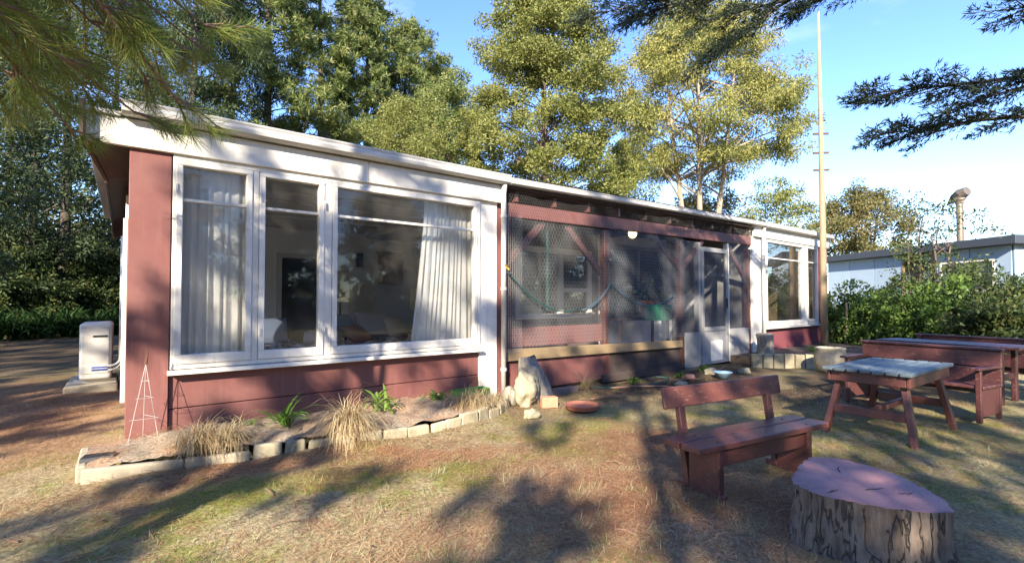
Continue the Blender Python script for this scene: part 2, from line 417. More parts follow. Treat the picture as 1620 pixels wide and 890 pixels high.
class MB:
    def __init__(s): s.v, s.f = [], []
    def add(s, vs, fs):
        k = len(s.v); s.v += [tuple(p) for p in vs]; s.f += [tuple(i + k for i in f) for f in fs]; return s
    def box(s, x0, x1, y0, y1, z0, z1):
        vs = [(x, y, z) for z in (z0, z1) for y in (y0, y1) for x in (x0, x1)]
        return s.add(vs, [(0, 2, 3, 1), (4, 5, 7, 6), (0, 1, 5, 4), (2, 6, 7, 3), (0, 4, 6, 2), (1, 3, 7, 5)])
    def bar(s, p0, p1, w, h, up=(0, 0, 1), w2=None, h2=None):
        """rectangular bar from p0 to p1: w across, h along up"""
        p0, p1 = Vector(p0), Vector(p1); d = (p1 - p0).normalized(); up = Vector(up)
        side = d.cross(up).normalized(); u = side.cross(d).normalized()
        w2 = w if w2 is None else w2; h2 = h if h2 is None else h2
        vs = []
        for p, a, b in ((p0, w, h), (p1, w2, h2)):
            for i, j in ((-1, -1), (1, -1), (1, 1), (-1, 1)): vs.append(p + side * i * a / 2 + u * j * b / 2)
        return s.add(vs, [(0, 1, 2, 3)[::-1], (4, 5, 6, 7), (0, 4, 5, 1)[::-1], (1, 5, 6, 2)[::-1], (2, 6, 7, 3)[::-1], (3, 7, 4, 0)[::-1]][0:6])
    def tube(s, pts, radii, n=8, cap=True):
        pts = [Vector(p) for p in pts]
        if isinstance(radii, (int, float)): radii = [radii] * len(pts)
        ref = Vector((0.13, 0.31, 1)).normalized()
        vs, fs = [], []
        for i, p in enumerate(pts):
            d = (pts[min(i + 1, len(pts) - 1)] - pts[max(i - 1, 0)]).normalized()
            if abs(d.dot(ref)) > 0.97: r2 = Vector((1, 0, 0))
            else: r2 = ref
            a = d.cross(r2).normalized(); b = d.cross(a)
            for k in range(n):
                an = 2 * math.pi * k / n
                vs.append(p + (a * math.cos(an) + b * math.sin(an)) * radii[i])
        for i in range(len(pts) - 1):
            for k in range(n):
                fs.append((i * n + k, i * n + (k + 1) % n, (i + 1) * n + (k + 1) % n, (i + 1) * n + k))
        if cap:
            fs.append(tuple(range(n))[::-1]); fs.append(tuple(range((len(pts) - 1) * n, len(pts) * n)))
        return s.add(vs, fs)
    def lathe(s, prof, c=(0, 0, 0), n=24, jit=0.0, seed=0):
        rr = random.Random(seed); vs, fs = [], []
        for r, z in prof:
            for k in range(n):
                a = 2 * math.pi * k / n; q = r * (1 + rr.uniform(-jit, jit))
                vs.append((c[0] + q * math.cos(a), c[1] + q * math.sin(a), c[2] + z))
        for i in range(len(prof) - 1):
            for k in range(n):
                fs.append((i * n + k, i * n + (k + 1) % n, (i + 1) * n + (k + 1) % n, (i + 1) * n + k))
        fs.append(tuple(range(n))[::-1]); fs.append(tuple(range((len(prof) - 1) * n, len(prof) * n)))
        return s.add(vs, fs)
    def prism(s, poly, axis, a0, a1):
        """poly of 2-D points; axis 'x','y','z' is the extrusion axis"""
        n = len(poly); vs = []
        for a in (a0, a1):
            for p, q in poly:
                vs.append({'x': (a, p, q), 'y': (p, a, q), 'z': (p, q, a)}[axis])
        fs = [tuple(range(n))[::-1], tuple(range(n, 2 * n))] + [(i, (i + 1) % n, n + (i + 1) % n, n + i) for i in range(n)]
        return s.add(vs, fs)
    def build(s, name, mat, parent=None, smooth=False, bevel=0.0, seg=1, recalc=True, sub=0):
        off = wloc(parent)
        me = bpy.data.meshes.new(name)
        me.from_pydata([(a - off.x, b - off.y, c - off.z) for a, b, c in s.v], [], s.f)
        if recalc:
            import bmesh
            bm = bmesh.new(); bm.from_mesh(me); bmesh.ops.recalc_face_normals(bm, faces=bm.faces); bm.to_mesh(me); bm.free()
        me.materials.append(mat)
        if smooth: me.polygons.foreach_set('use_smooth', [True] * len(me.polygons))
        o = bpy.data.objects.new(name, me); col.objects.link(o)
        if parent: o.parent = parent
        WL[o.name] = off.copy()
        if bevel:
            md = o.modifiers.new('bevel', 'BEVEL'); md.width = bevel; md.segments = seg; md.limit_method = 'ANGLE'
        if sub:
            md = o.modifiers.new('sub', 'SUBSURF'); md.levels = sub; md.render_levels = sub
        return o

def box(name, mat, parent, x0, x1, y0, y1, z0, z1, bevel=0.004):
    return MB().box(x0, x1, y0, y1, z0, z1).build(name, mat, parent, bevel=bevel)
def tag(o, label=None, cat=None, group=None, kind=None):
    for k, v in (('label', label), ('category', cat), ('group', group), ('kind', kind)):
        if v: o[k] = v
    return o
def thing(name, loc, label, cat, group=None):
    o = bpy.data.objects.new(name, None); o.empty_display_size = 0.1
    col.objects.link(o); o.location = loc; WL[o.name] = Vector(loc)
    return tag(o, label, cat, group)

def np_obj(name, V, quads, mat, parent=None, smooth=False, n=4):
    off = wloc(parent)
    V = np.asarray(V, dtype=np.float32) - np.array(off, dtype=np.float32)
    me = bpy.data.meshes.new(name)
    me.vertices.add(len(V)); me.vertices.foreach_set('co', V.ravel())
    q = np.asarray(quads, dtype=np.int32)
    me.loops.add(q.size); me.loops.foreach_set('vertex_index', q.ravel())
    me.polygons.add(len(q)); me.polygons.foreach_set('loop_start', np.arange(0, q.size, n, dtype=np.int32))
    if smooth: me.polygons.foreach_set('use_smooth', np.ones(len(q), dtype=bool))
    me.update(calc_edges=True)
    me.materials.append(mat)
    o = bpy.data.objects.new(name, me); col.objects.link(o)
    if parent: o.parent = parent
    WL[o.name] = off.copy()
    return o

def unit(a):
    return a / np.maximum(np.linalg.norm(a, axis=-1, keepdims=True), 1e-9)
def rand_dirs(r, n):
    return unit(r.normal(size=(n, 3)))
def leaf_quads(C, D, S, L, W, mid=0.45):
    """rhombus leaves: base C, direction D, side S, length L, width W"""
    L = np.broadcast_to(np.asarray(L, dtype=float), (len(C),))[:, None]; W = np.broadcast_to(np.asarray(W, dtype=float), (len(C),))[:, None]
    V = np.stack([C, C + D * L * mid + S * W * 0.5, C + D * L, C + D * L * mid - S * W * 0.5], axis=1).reshape(-1, 3)
    return V, np.arange(len(C) * 4).reshape(-1, 4)
def side_of(r, D):
    return unit(np.cross(D, rand_dirs(r, len(D))))

def bez(p0, p1, p2, n=6):
    p0, p1, p2 = Vector(p0), Vector(p1), Vector(p2)
    return [p0 * (1 - t) ** 2 + p1 * 2 * t * (1 - t) + p2 * t * t for t in [i / (n - 1) for i in range(n)]]

# ------------------------------------------------------------------ ground
EDGE = [(-0.20, -0.64), (0.40, -0.79), (0.81, -0.86), (1.30, -0.97), (1.85, -1.08), (2.40, -1.08), (2.95, -0.98), (3.40, -0.80), (3.75, -0.45)]
def gh(x, y):
    """lawn height"""
    n = (0.018 * np.sin(1.7 * x + 0.6 * y) + 0.014 * np.sin(2.9 * y - 1.3 * x + 1.1) + 0.008 * np.sin(5.3 * x + 2.1) * np.sin(4.7 * y)
         + 0.005 * np.sin(11.3 * x + 3 * y) * np.sin(9.1 * y - 2 * x))
    n = n + 0.07 * np.exp(-((y - np.interp(x, [p[0] for p in EDGE], [p[1] for p in EDGE]) + 0.05) / 0.16) ** 2) * ((x > -0.35) & (x < 3.7)) * (0.7 + 0.3 * np.sin(5 * x))
    fade = np.clip(1.3 - np.hypot(x - 4, y) / 22.0, 0, 1)
    return n * fade
def axis(lo, hi, step, far):
    a = list(np.arange(lo, hi + 1e-6, step)); k = step
    up, dn = [], []
    x = hi
    while x < far: k *= 1.35; x += k; up.append(x)
    x = lo; k = step
    while x > -far: k *= 1.35; x -= k; dn.append(x)
    return np.array(dn[::-1] + a + up)
gx, gy = axis(-4, 13, 0.09, 420), axis(-6, 8, 0.09, 420)
GX, GY = np.meshgrid(gx, gy)
GZ = gh(GX, GY)
nx, ny = len(gx), len(gy)
idx = np.arange(nx * ny).reshape(ny, nx)
Q = np.stack([idx[:-1, :-1], idx[:-1, 1:], idx[1:, 1:], idx[1:, :-1]], axis=-1).reshape(-1, 4)
lawn = np_obj('lawn', np.stack([GX, GY, GZ], -1).reshape(-1, 3), Q, M['ground'], smooth=True)
tag(lawn, kind='structure')

# raised bed in front of the left room
def edge_y(x):
    return np.interp(x, [p[0] for p in EDGE], [p[1] for p in EDGE])
bx, by = np.linspace(-0.18, 3.80, 90), np.linspace(0, 1, 26)
BV = []
for x in bx:
    y0 = edge_y(x) + 0.025; y1 = 0.03 if x < 3.4 else 0.03
    for k in by:
        y = y0 + (y1 - y0) * k
        h = 0.145 + 0.05 * math.sin(k * 2.6) * (0.6 + 0.4 * math.sin(x * 3.1)) + 0.012 * math.sin(x * 13 + y * 9) + 0.009 * math.sin(x * 27 - y * 21)
        if x < 0.25: h -= 0.03
        h *= min(1, (3.82 - x) / 0.5 + 0.05)
        BV.append((x, y, h))
ii = np.arange(len(bx) * len(by)).reshape(len(bx), len(by))
BQ = np.stack([ii[:-1, :-1], ii[1:, :-1], ii[1:, 1:], ii[:-1, 1:]], -1).reshape(-1, 4)
bed = np_obj('garden_bed_soil', BV, BQ, M['bed'], smooth=True)
tag(bed, kind='structure')

# edging: long low boards on the left, then short blocks, each its own piece
edging = thing('bed_edging', (1.7, -1.0, 0), 'pale mossy edging of boards and short blocks along the bed under the big window', 'garden edging')
def edge_point(s):
    segs = []; tot = 0
    for a, b in zip(EDGE[:-1], EDGE[1:]):
        l = math.dist(a, b); segs.append((tot, l, a, b)); tot += l
    for t0, l, a, b in segs:
        if s <= t0 + l or (a, b) == (EDGE[-2], EDGE[-1]):
            k = (s - t0) / l; return Vector((a[0] + (b[0] - a[0]) * k, a[1] + (b[1] - a[1]) * k, 0))
s = 0.0; rr = random.Random(3); i = 0
while s < 4.15:
    ln = (0.62 if i == 0 else 0.44) if i < 2 else rr.uniform(0.17, 0.25)
    a, b = edge_point(s), edge_point(min(s + ln, 4.2)); d = (b - a).normalized(); nrm = Vector((-d.y, d.x, 0))
    lean = rr.uniform(-0.015, 0.02) if i > 1 else 0.0
    h = (0.125 if i < 2 else 0.14) + rr.uniform(-0.022, 0.022); th = rr.uniform(0.05, 0.07); g = rr.uniform(0.004, 0.012) if i > 1 else 0.003
    a2, b2 = a + d * g, b - d * g; z0 = -0.06
    vs = []
    for p, sk in ((a2, rr.uniform(-0.02, 0.02)), (b2, rr.uniform(-0.02, 0.02))):
        for zz, off in ((z0, 0), (h + rr.uniform(-0.008, 0.008), 1)):
            for w in (-th / 2, th / 2):
                vs.append(p + nrm * (w + off * lean) + d * (sk * off if i > 1 else 0) + Vector((0, 0, zz)))
    m = MB().add(vs, [(0, 1, 3, 2), (4, 6, 7, 5), (0, 4, 5, 1), (2, 3, 7, 6), (0, 2, 6, 4), (1, 5, 7, 3)])
    m.build('edging_board' if i < 2 else 'edging_block', M['concrete'] if i < 2 else M['pale_block'], edging, bevel=0.018, seg=3)
    s += ln; i += 1
# short return board at the left end
MB().box(-0.235, -0.175, -0.58, 0.0, -0.05, 0.12).build('edging_board', M['concrete'], edging, bevel=0.012, seg=2)

# ------------------------------------------------------------------ house
house = thing('house', (7.5, 0, 0), 'long low maroon house with white framed windows and a netted verandah', 'house')
H = house
ZS, ZT = 0.66, 2.61
def hb(name, mat, *a, bevel=0.004, parent=None): return box(name, M[mat], parent or H, *a, bevel=bevel)

# --- left room shell
hb('corner_panel', 'red', 0.04, 0.335, -0.035, 0.10, 0.02, 2.62)
for k, (z0, z1) in enumerate(((0.02, 0.345), (0.352, 0.655))):
    hb('weatherboard', 'red', 0.337, 3.63, 0.0, 0.06, z0, z1, bevel=0.006)
MB().box(0.045, 0.14, 0.10, 1.2, 0.0, 2.62).box(0.045, 0.14, 3.7, 6.3, 0.0, 2.62).box(0.045, 0.14, 1.2, 3.7, 0.0, 0.85).box(0.045, 0.14, 1.2, 3.7, 2.4, 2.62).build('side_wall', M['red'], H)
added_window = MB().box(0.02, 0.14, 1.2, 1.27, 0.85, 2.4).box(0.02, 0.14, 3.63, 3.7, 0.85, 2.4).box(0.02, 0.14, 1.27, 3.63, 0.85, 0.92).box(0.02, 0.14, 1.27, 3.63, 2.33, 2.4).box(0.03, 0.13, 2.42, 2.48, 0.92, 2.33).build('window', M['white'], H)  # unseen side window, added to let more daylight into the room
for a_, b_ in ((1.27, 2.42), (2.48, 3.63)): MB().box(0.08, 0.084, a_, b_, 0.92, 2.33).build('pane', M['glass'], added_window)
hb('side_batten', 'white', 0.004, 0.043, 0.9, 0.98, 0.30, 2.12)
hb('corner_post', 'white', 3.632, 3.915, -0.02, 0.10, 0.02, 2.62, bevel=0.006)
# head above window + fascia + gutter
hb('fascia_board', 'fascia', -0.28, 2.118, -0.075, -0.03, 2.60, 2.833)
hb('fascia_board', 'fascia', 2.121, 3.96, -0.076, -0.03, 2.601, 2.834)
hb('wall_head', 'white', 0.30, 3.96, -0.028, 0.10, 2.605, 2.86)
def gutter_profile(yf):
    return [(yf + 0.10, 2.845), (yf + 0.02, 2.845), (yf - 0.005, 2.865), (yf - 0.012, 2.90), (yf - 0.004, 2.925), (yf - 0.014, 2.945), (yf - 0.014, 2.96), (yf + 0.012, 2.96), (yf + 0.012, 2.88), (yf + 0.10, 2.88)]
MB().prism(gutter_profile(-0.18), 'x', -0.02, 4.03).build('gutter', M['gutter'], H, smooth=False, bevel=0.003)
gp = [(y, z + 0.0) for y, z in gutter_profile(-0.18)]
gv = MB()
N = len(gp); xs = (4.032, 11.35)
vs = []
for x, dz in zip(xs, (-0.015, 0.10)):
    for y, z in gp: vs.append((x, y, (z - 2.9) * 0.75 + 2.9 + dz))
gv.add(vs, [tuple(range(N))[::-1], tuple(range(N, 2 * N))] + [(k, (k + 1) % N, N + (k + 1) % N, N + k) for k in range(N)])
gv.build('gutter', M['gutter'], H, bevel=0.002)
vs = []
gv = MB()
for x, dz in zip((11.352, 15.25), (0.10, 0.12)):
    for y, z in gp: vs.append((x, y, z + dz))
gv.add(vs, [tuple(range(N))[::-1], tuple(range(N, 2 * N))] + [(k, (k + 1) % N, N + (k + 1) % N, N + k) for k in range(N)])
gv.build('gutter', M['gutter'], H, bevel=0.002)
# left end: eave box return and verge board
MB().add([(-0.28, -0.16, 2.60), (-0.28, -0.16, 2.90), (-0.14, 0.75, 2.44), (-0.14, 0.75, 2.80), (-0.255, -0.16, 2.60), (-0.255, -0.16, 2.90), (-0.115, 0.75, 2.44), (-0.115, 0.75, 2.80)],
         [(0, 1, 3, 2), (4, 6, 7, 5), (0, 4, 5, 1), (2, 3, 7, 6), (0, 2, 6, 4), (1, 5, 7, 3)]).build('verge_return', M['soffit'], H)
hb('verge_board', 'soffit', -0.14, -0.115, 0.752, 6.6, 2.42, 2.80)
MB().add([(-0.255, -0.03, 2.60), (0.04, -0.03, 2.60), (-0.115, 0.75, 2.46), (0.045, 0.75, 2.50), (-0.115, 6.5, 2.44), (0.045, 6.5, 2.48)], [(0, 1, 3, 2), (2, 3, 5, 4)]).build('soffit', M['soffit'], H)
hb('verge_flashing', 'gutter', -0.285, -0.022, -0.10, 6.6, 2.835, 2.872)
# corrugated roof
nxr = 420
rx = np.linspace(-0.02, 15.2, nxr)
RV = []
for yy, zz in ((-0.17, 2.955), (6.7, 2.62)):
    for x in rx:
        lift = np.interp(x, [4.0, 11.3], [0.0, 0.11])
        RV.append((x, yy, zz + 0.008 * math.sin(x * 2 * math.pi / 0.076) + lift))
ri = np.arange(nxr)
RQ = np.stack([ri[:-1], ri[1:], ri[1:] + nxr, ri[:-1] + nxr], -1)
np_obj('roof', RV, RQ, M['roof_iron'], H)

# --- windows
def window(name, x0, x1, z0, z1, lights, yf=-0.045, sill=True, bar_z=None, gm='glass', frame=0.05, parent=H):
    """outer frame mesh with sash, pane, glazing bar and sill children; lights = [(x0,x1,has_bar)]"""
    m = MB()
    m.box(x0, x1, yf, 0.09, z1 - frame, z1); m.box(x0, x1, yf, 0.09, z0, z0 + frame * 0.8)
    m.box(x0, x0 + frame * 0.7, yf, 0.0895, z0 + frame * 0.8, z1 - frame); m.box(x1 - frame * 0.7, x1, yf, 0.0895, z0 + frame * 0.8, z1 - frame)
    for (a, b, _), (c_, d_, _) in zip(lights[:-1], lights[1:]):
        m.box(b + 0.055, c_ - 0.055, yf + 0.004, 0.0885, z0 + frame * 0.8, z1 - frame)
    w = m.build(name, M['white'], parent, bevel=0.004)
    zb, zt = z0 + frame * 0.8, z1 - frame
    for a, b, bar in lights:
        sm = MB(); ys0, ys1 = yf - 0.012, 0.03; g0, g1 = zb + 0.085, zt - 0.045
        xa, xb = a - 0.052, b + 0.052
        sm.box(xa, xb, ys0, ys1, zb + 0.003, g0); sm.box(xa, xb, ys0, ys1, g1, zt - 0.003)
        sm.box(xa, a, ys0 + 0.0005, ys1 - 0.0005, g0, g1); sm.box(b, xb, ys0 + 0.0005, ys1 - 0.0005, g0, g1)
        sm.build('sash', M['white'], w, bevel=0.005)
        MB().box(a - 0.004, b + 0.004, 0.0, 0.004, g0 - 0.004, g1 + 0.004).build('pane', M[gm], w)
        if bar:
            MB().box(a - 0.002, b + 0.002, -0.03, 0.02, bar_z - 0.014, bar_z + 0.014).build('glazing_bar', M['white'], w, bevel=0.004)
    if sill:
        MB().prism([(yf - 0.055, z0 - 0.045), (yf - 0.055, z0 - 0.012), (0.07, z0 - 0.002), (0.07, z0 - 0.045)], 'x', x0 - 0.02, x1 + 0.02).build('sill', M['white'], w, bevel=0.003)
    return w
wl_ = window('window', 0.345, 3.628, 0.70, 2.602, [(0.42, 0.925, True), (1.09, 1.60, True), (1.79, 3.53, True)], bar_z=2.205)
for x in (0.372, 1.055, 1.655):
    for z in (1.0, 2.3): MB().box(x - 0.006, x + 0.006, -0.072, -0.058, z - 0.04, z + 0.04).build('hinge', M['gutter'], wl_)

# --- downpipes
def downpipe(x, z0, z1, yc=-0.10):
    m = MB().tube([(x, yc, z0), (x, yc, z1 - 0.15), (x, yc - 0.02, z1)], 0.036, 12)
    d = m.build('downpipe', M['gutter'], H, smooth=True)
    for z in (z0 + 0.35, (z0 + z1) / 2, z1 - 0.45):
        MB().tube([(x, yc, z - 0.02), (x, yc, z + 0.02)], 0.042, 12).build('bracket', M['gutter'], d)
downpipe(3.965, 0.05, 2.87)
downpipe(11.30, 0.05, 2.93)

# --- verandah: posts, beam, braces, rafters
VX0, VX1, VB = 4.02, 10.88, 2.0
for x in (4.10, 6.13, 8.24, 10.82):
    hb('verandah_post', 'red_wood', x - 0.055, x + 0.055, 0.0, 0.11, 0.05, 2.44, bevel=0.006)
def beamz(x): return 2.44 + (x - 4) * 0.012
MB().add([(4.03, -0.03, beamz(4)), (10.87, -0.03, beamz(10.9)), (10.87, 0.035, beamz(10.9)), (4.03, 0.035, beamz(4)),
          (4.03, -0.03, beamz(4) + 0.19), (10.87, -0.03, beamz(10.9) + 0.19), (10.87, 0.035, beamz(10.9) + 0.19), (4.03, 0.035, beamz(4) + 0.19)],
         [(0, 3, 2, 1), (4, 5, 6, 7), (0, 1, 5, 4), (1, 2, 6, 5), (2, 3, 7, 6), (3, 0, 4, 7)]).build('beam', M['red'], H, bevel=0.006)
for (xa, za, xb, zb) in ((4.80, 2.44, 4.16, 1.85), (5.25, 2.44, 6.06, 1.72), (7.45, 2.46, 8.20, 1.90), (9.02, 2.48, 8.30, 1.90), (9.95, 2.5, 10.76, 1.72)):
    MB().bar((xa, 0.05, za), (xb, 0.05, zb), 0.05, 0.095, up=(0, 0, 1)).build('brace', M['red_wood'], H, bevel=0.005)
for k in range(10):
    x = 4.25 + k * 0.72
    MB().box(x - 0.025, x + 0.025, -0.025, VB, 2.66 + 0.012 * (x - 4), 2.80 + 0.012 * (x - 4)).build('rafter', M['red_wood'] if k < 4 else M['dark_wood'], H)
MB().add([(4.0, -0.12, 2.815), (10.9, -0.12, 2.90), (10.9, VB, 2.85), (4.0, VB, 2.78), (4.0, -0.12, 2.83), (10.9, -0.12, 2.915), (10.9, VB, 2.865), (4.0, VB, 2.795)],
         [(0, 1, 2, 3), (4, 7, 6, 5), (0, 4, 5, 1), (1, 5, 6, 2), (2, 6, 7, 3), (3, 7, 4, 0)]).build('verandah_ceiling', M['dark_wood'], H)
# rail plank, kickboards
MB().add([(4.03, -0.045, 0.49), (8.18, -0.045, 0.44), (8.18, -0.002, 0.44), (4.03, -0.002, 0.49), (4.03, -0.045, 0.65), (8.18, -0.045, 0.57), (8.18, -0.002, 0.57), (4.03, -0.002, 0.65)],
         [(0, 3, 2, 1), (4, 5, 6, 7), (0, 1, 5, 4), (1, 2, 6, 5), (2, 3, 7, 6), (3, 0, 4, 7)]).build('rail', M['tan_wood'], H, bevel=0.004)
hb('kickboard', 'red', 4.03, 6.07, 0.012, 0.05, 0.06, 0.492)
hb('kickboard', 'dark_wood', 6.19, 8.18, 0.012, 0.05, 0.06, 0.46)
hb('kickboard', 'red', 4.16, 6.07, 0.06, 0.10, 0.655, 0.93)
hb('ground_board', 'dark_wood', 6.0, 8.18, -0.03, 0.008, 0.0, 0.13)
hb('verandah_floor', 'int_floor', 4.0, 10.9, 0.12, VB, 0.02, 0.13)
# verandah end walls and back wall with openings
hb('verandah_side_wall', 'red', 3.92, 4.02, 0.0, VB, 0.05, 2.78)
hb('verandah_side_wall', 'grey_panel', 10.88, 10.98, 0.12, VB, 0.05, 2.86)
def wall_with_holes(name, mat, x0, x1, y0, y1, z0, z1, holes):
    m = MB(); xs = sorted(holes); cur = x0
    for (a, b, c_, d_) in xs:
        if a > cur: m.box(cur, a, y0, y1, z0, z1)
        if c_ > z0: m.box(a, b, y0, y1, z0, c_)
        if d_ < z1: m.box(a, b, y0, y1, d_, z1)
        cur = b
    if cur < x1: m.box(cur, x1, y0, y1, z0, z1)
    return m.build(name, M[mat], H)
wall_with_holes('verandah_back_wall', 'old_brown', 4.0, 8.15, VB, VB + 0.10, 0.05, 2.86, [(5.85, 7.85, 1.03, 2.30)])
wall_with_holes('verandah_back_wall', 'int_wall', 8.15, 10.98, VB, VB + 0.10, 0.05, 2.86, [(8.45, 10.6, 0.95, 2.55)])
# window in the verandah back wall (white frame, casement on its right)
m = MB(); wy0, wy1 = VB - 0.05, VB + 0.08
m.box(5.80, 7.90, wy0, wy1, 2.25, 2.36); m.box(5.80, 7.90, wy0, wy1, 0.94, 1.04); m.box(5.80, 5.90, wy0, wy1, 1.04, 2.25); m.box(7.78, 7.90, wy0, wy1, 1.04, 2.25)
m.box(6.92, 7.06, wy0, wy1, 1.04, 2.25)
w2 = m.build('window', M['white'], H, bevel=0.006)
MB().box(5.89, 6.93, VB, VB + 0.004, 1.03, 2.26).build('pane', M['glass_side'], w2)
MB().box(7.05, 7.79, VB, VB + 0.004, 1.03, 2.26).build('pane', M['glass_side'], w2)
MB().box(7.062, 7.778, VB - 0.04, VB - 0.004, 1.48, 1.56).build('glazing_bar', M['white'], w2, bevel=0.004)
# sliding window of the inner room
m = MB()
m.box(8.40, 10.65, wy0, wy1, 2.50, 2.57); m.box(8.40, 10.65, wy0, wy1, 0.90, 0.97); m.box(8.40, 8.47, wy0, wy1, 0.97, 2.50); m.box(10.58, 10.65, wy0, wy1, 0.97, 2.50); m.box(9.48, 9.56, wy0, wy1, 0.97, 2.50)
w3 = m.build('window', M['grey_panel'], H, bevel=0.006)
MB().box(8.46, 9.49, VB, VB + 0.004, 0.96, 2.51).build('pane', M['glass_side'], w3)
MB().box(9.55, 10.59, VB + 0.02, VB + 0.024, 0.96, 2.51).build('pane', M['glass_side'], w3)

# --- screen door and its panels
door = MB().box(8.88, 8.96, -0.03, 0.02, 0.05, 2.36).box(9.80, 9.88, -0.03, 0.02, 0.05, 2.36).box(8.96, 9.80, -0.03, 0.02, 2.27, 2.36).box(8.96, 9.80, -0.03, 0.02, 0.05, 0.11).box(8.96, 9.80, -0.03, 0.02, 0.70, 0.78)  .build('screen_door', M['grey_panel'], H, bevel=0.004)
MB().box(8.962, 9.798, -0.012, 0.0, 0.112, 0.698).build('kick_panel', M['grey_panel'], door)
MB().box(8.962, 9.798, -0.006, -0.003, 0.782, 2.268).build('insect_mesh', M['shade'], door)
MB().box(9.20, 9.62, -0.028, -0.013, 0.10, 0.50).build('repair_patch', M['white'], door)
MB().bar((9.79, -0.045, 1.15), (9.79, -0.045, 1.35), 0.02, 0.02, up=(1, 0, 0)).build('handle', M['black_plastic'], door)
hb('door_post', 'grey_panel', 8.78, 8.87, -0.01, 0.09, 0.05, 2.44)
hb('door_post', 'white', 9.89, 9.95, -0.01, 0.09, 0.05, 2.50)
hb('lower_panel', 'grey_panel', 8.31, 8.775, -0.015, 0.01, 0.03, 0.70)
hb('lower_panel', 'grey_panel', 9.955, 10.76, -0.015, 0.01, 0.03, 0.72)
MB().box(8.28, 8.78, -0.018, -0.016, 0.70, 2.44).build('shade_cloth', M['shade'], H)
MB().box(9.955, 10.76, -0.018, -0.016, 0.72, 2.50).build('shade_cloth', M['shade'], H)
MB().box(6.10, 8.27, -0.036, -0.034, 0.62, 2.46).build('shade_cloth', M['shade'], H)
MB().box(4.16, 6.07, -0.030, -0.028, 0.66, 2.43).build('shade_cloth', M['shade_light'], H)
hb('corner_post', 'white', 10.90, 11.02, -0.03, 0.10, 0.03, 2.72)
hb('corner_board', 'white', 11.02, 11.46, -0.01, 0.08, 0.03, 2.72)

# --- chicken wire across the open bays
def wire_net(x0, x1, z0fn, z1fn, y, cell, rad, seed):
    r = np.random.default_rng(seed)
    s_ = cell / math.sqrt(3); hx = cell; hz = 1.5 * s_
    segs = []
    rows = int(3.2 / hz)
    for j in range(rows):
        cz = j * hz
        for i in range(int((x1 - x0) / hx) + 1):
            cx = x0 + i * hx + (hx / 2 if j % 2 else 0)
            if cx > x1: continue
            lo, hi = z0fn(cx), z1fn(cx)
            if cz < lo or cz > hi: continue
            pts = [(cx, cz + s_), (cx + hx / 2, cz + s_ / 2), (cx + hx / 2, cz - s_ / 2), (cx, cz - s_)]
            for a, b in zip(pts[:-1], pts[1:]): segs.append((a, b))
    S = np.array(segs)
    A, B = S[:, 0], S[:, 1]
    def warp(p):
        yy = y + 0.012 * np.sin(p[:, 0] * 3.1 + p[:, 1] * 1.7) + 0.006 * np.sin(p[:, 0] * 11 + p[:, 1] * 7)
        return np.stack([p[:, 0] + 0.006 * np.sin(p[:, 1] * 6), yy, p[:, 1]], -1)
    A3, B3 = warp(A), warp(B)
    d = unit(B3 - A3); u = np.tile([0, 1.0, 0], (len(d), 1)); sd = unit(np.cross(d, u)); uu = np.cross(sd, d)
    offs = [sd * rad, -sd * rad * 0.5 + uu * rad * 0.87, -sd * rad * 0.5 - uu * rad * 0.87]
    V = np.stack([A3 + o for o in offs] + [B3 + o for o in offs], axis=1).reshape(-1, 3)
    k = np.arange(len(d))[:, None] * 6
    F = np.concatenate([k + np.array([[0, 1, 4, 3]]), k + np.array([[1, 2, 5, 4]]), k + np.array([[2, 0, 3, 5]])])
    return V, F
V1, F1 = wire_net(4.04, 8.2, lambda x: 0.60, lambda x: 2.45, -0.055, 0.060, 0.0010, 1)
V2, F2 = wire_net(4.04, 10.85, lambda x: beamz(x) + 0.02, lambda x: 2.82 + (x - 4) * 0.012, -0.045, 0.045, 0.0010, 2)
tag(np_obj('wire_netting', np.concatenate([V1, V2]), np.concatenate([F1, F2 + len(V1)]), M['wire'], H), kind='stuff')
# square mesh strip beside the downpipe and along the rail
m = MB()
for k in range(56):
    z = 0.62 + k * 0.033
    m.bar((4.03, -0.068, z), (4.30, -0.068, z), 0.0016, 0.0016)
for k in range(9):
    x = 4.035 + k * 0.033
    m.bar((x, -0.070, 0.60), (x, -0.070, 2.47), 0.0016, 0.0016, up=(1, 0, 0))
tag(m.build('square_mesh', M['white_wire'], H, recalc=False), kind='stuff')

# --- right room
hb('wall_below_window', 'maroon', 11.462, 15.0, 0.0, 0.08, 0.0, 0.652)
hb('corner_panel', 'maroon', 14.48, 15.0, -0.03, 0.10, 0.654, 2.74)
hb('fascia_board', 'fascia', 10.92, 15.2, -0.075, -0.032, 2.725, 2.965)
hb('wall_head', 'white', 11.02, 15.0, -0.030, 0.10, 2.742, 2.95)
window('window', 11.47, 14.47, 0.70, 2.738, [(11.58, 13.52, True), (13.82, 14.38, True)], bar_z=2.29, gm='glass')
hb('end_wall', 'maroon', 14.9, 15.0, 0.1, 6.3, 0.0, 2.74)
hb('rear_wall', 'red', 0.14, 14.9, 6.2, 6.3, 0.0, 2.6)
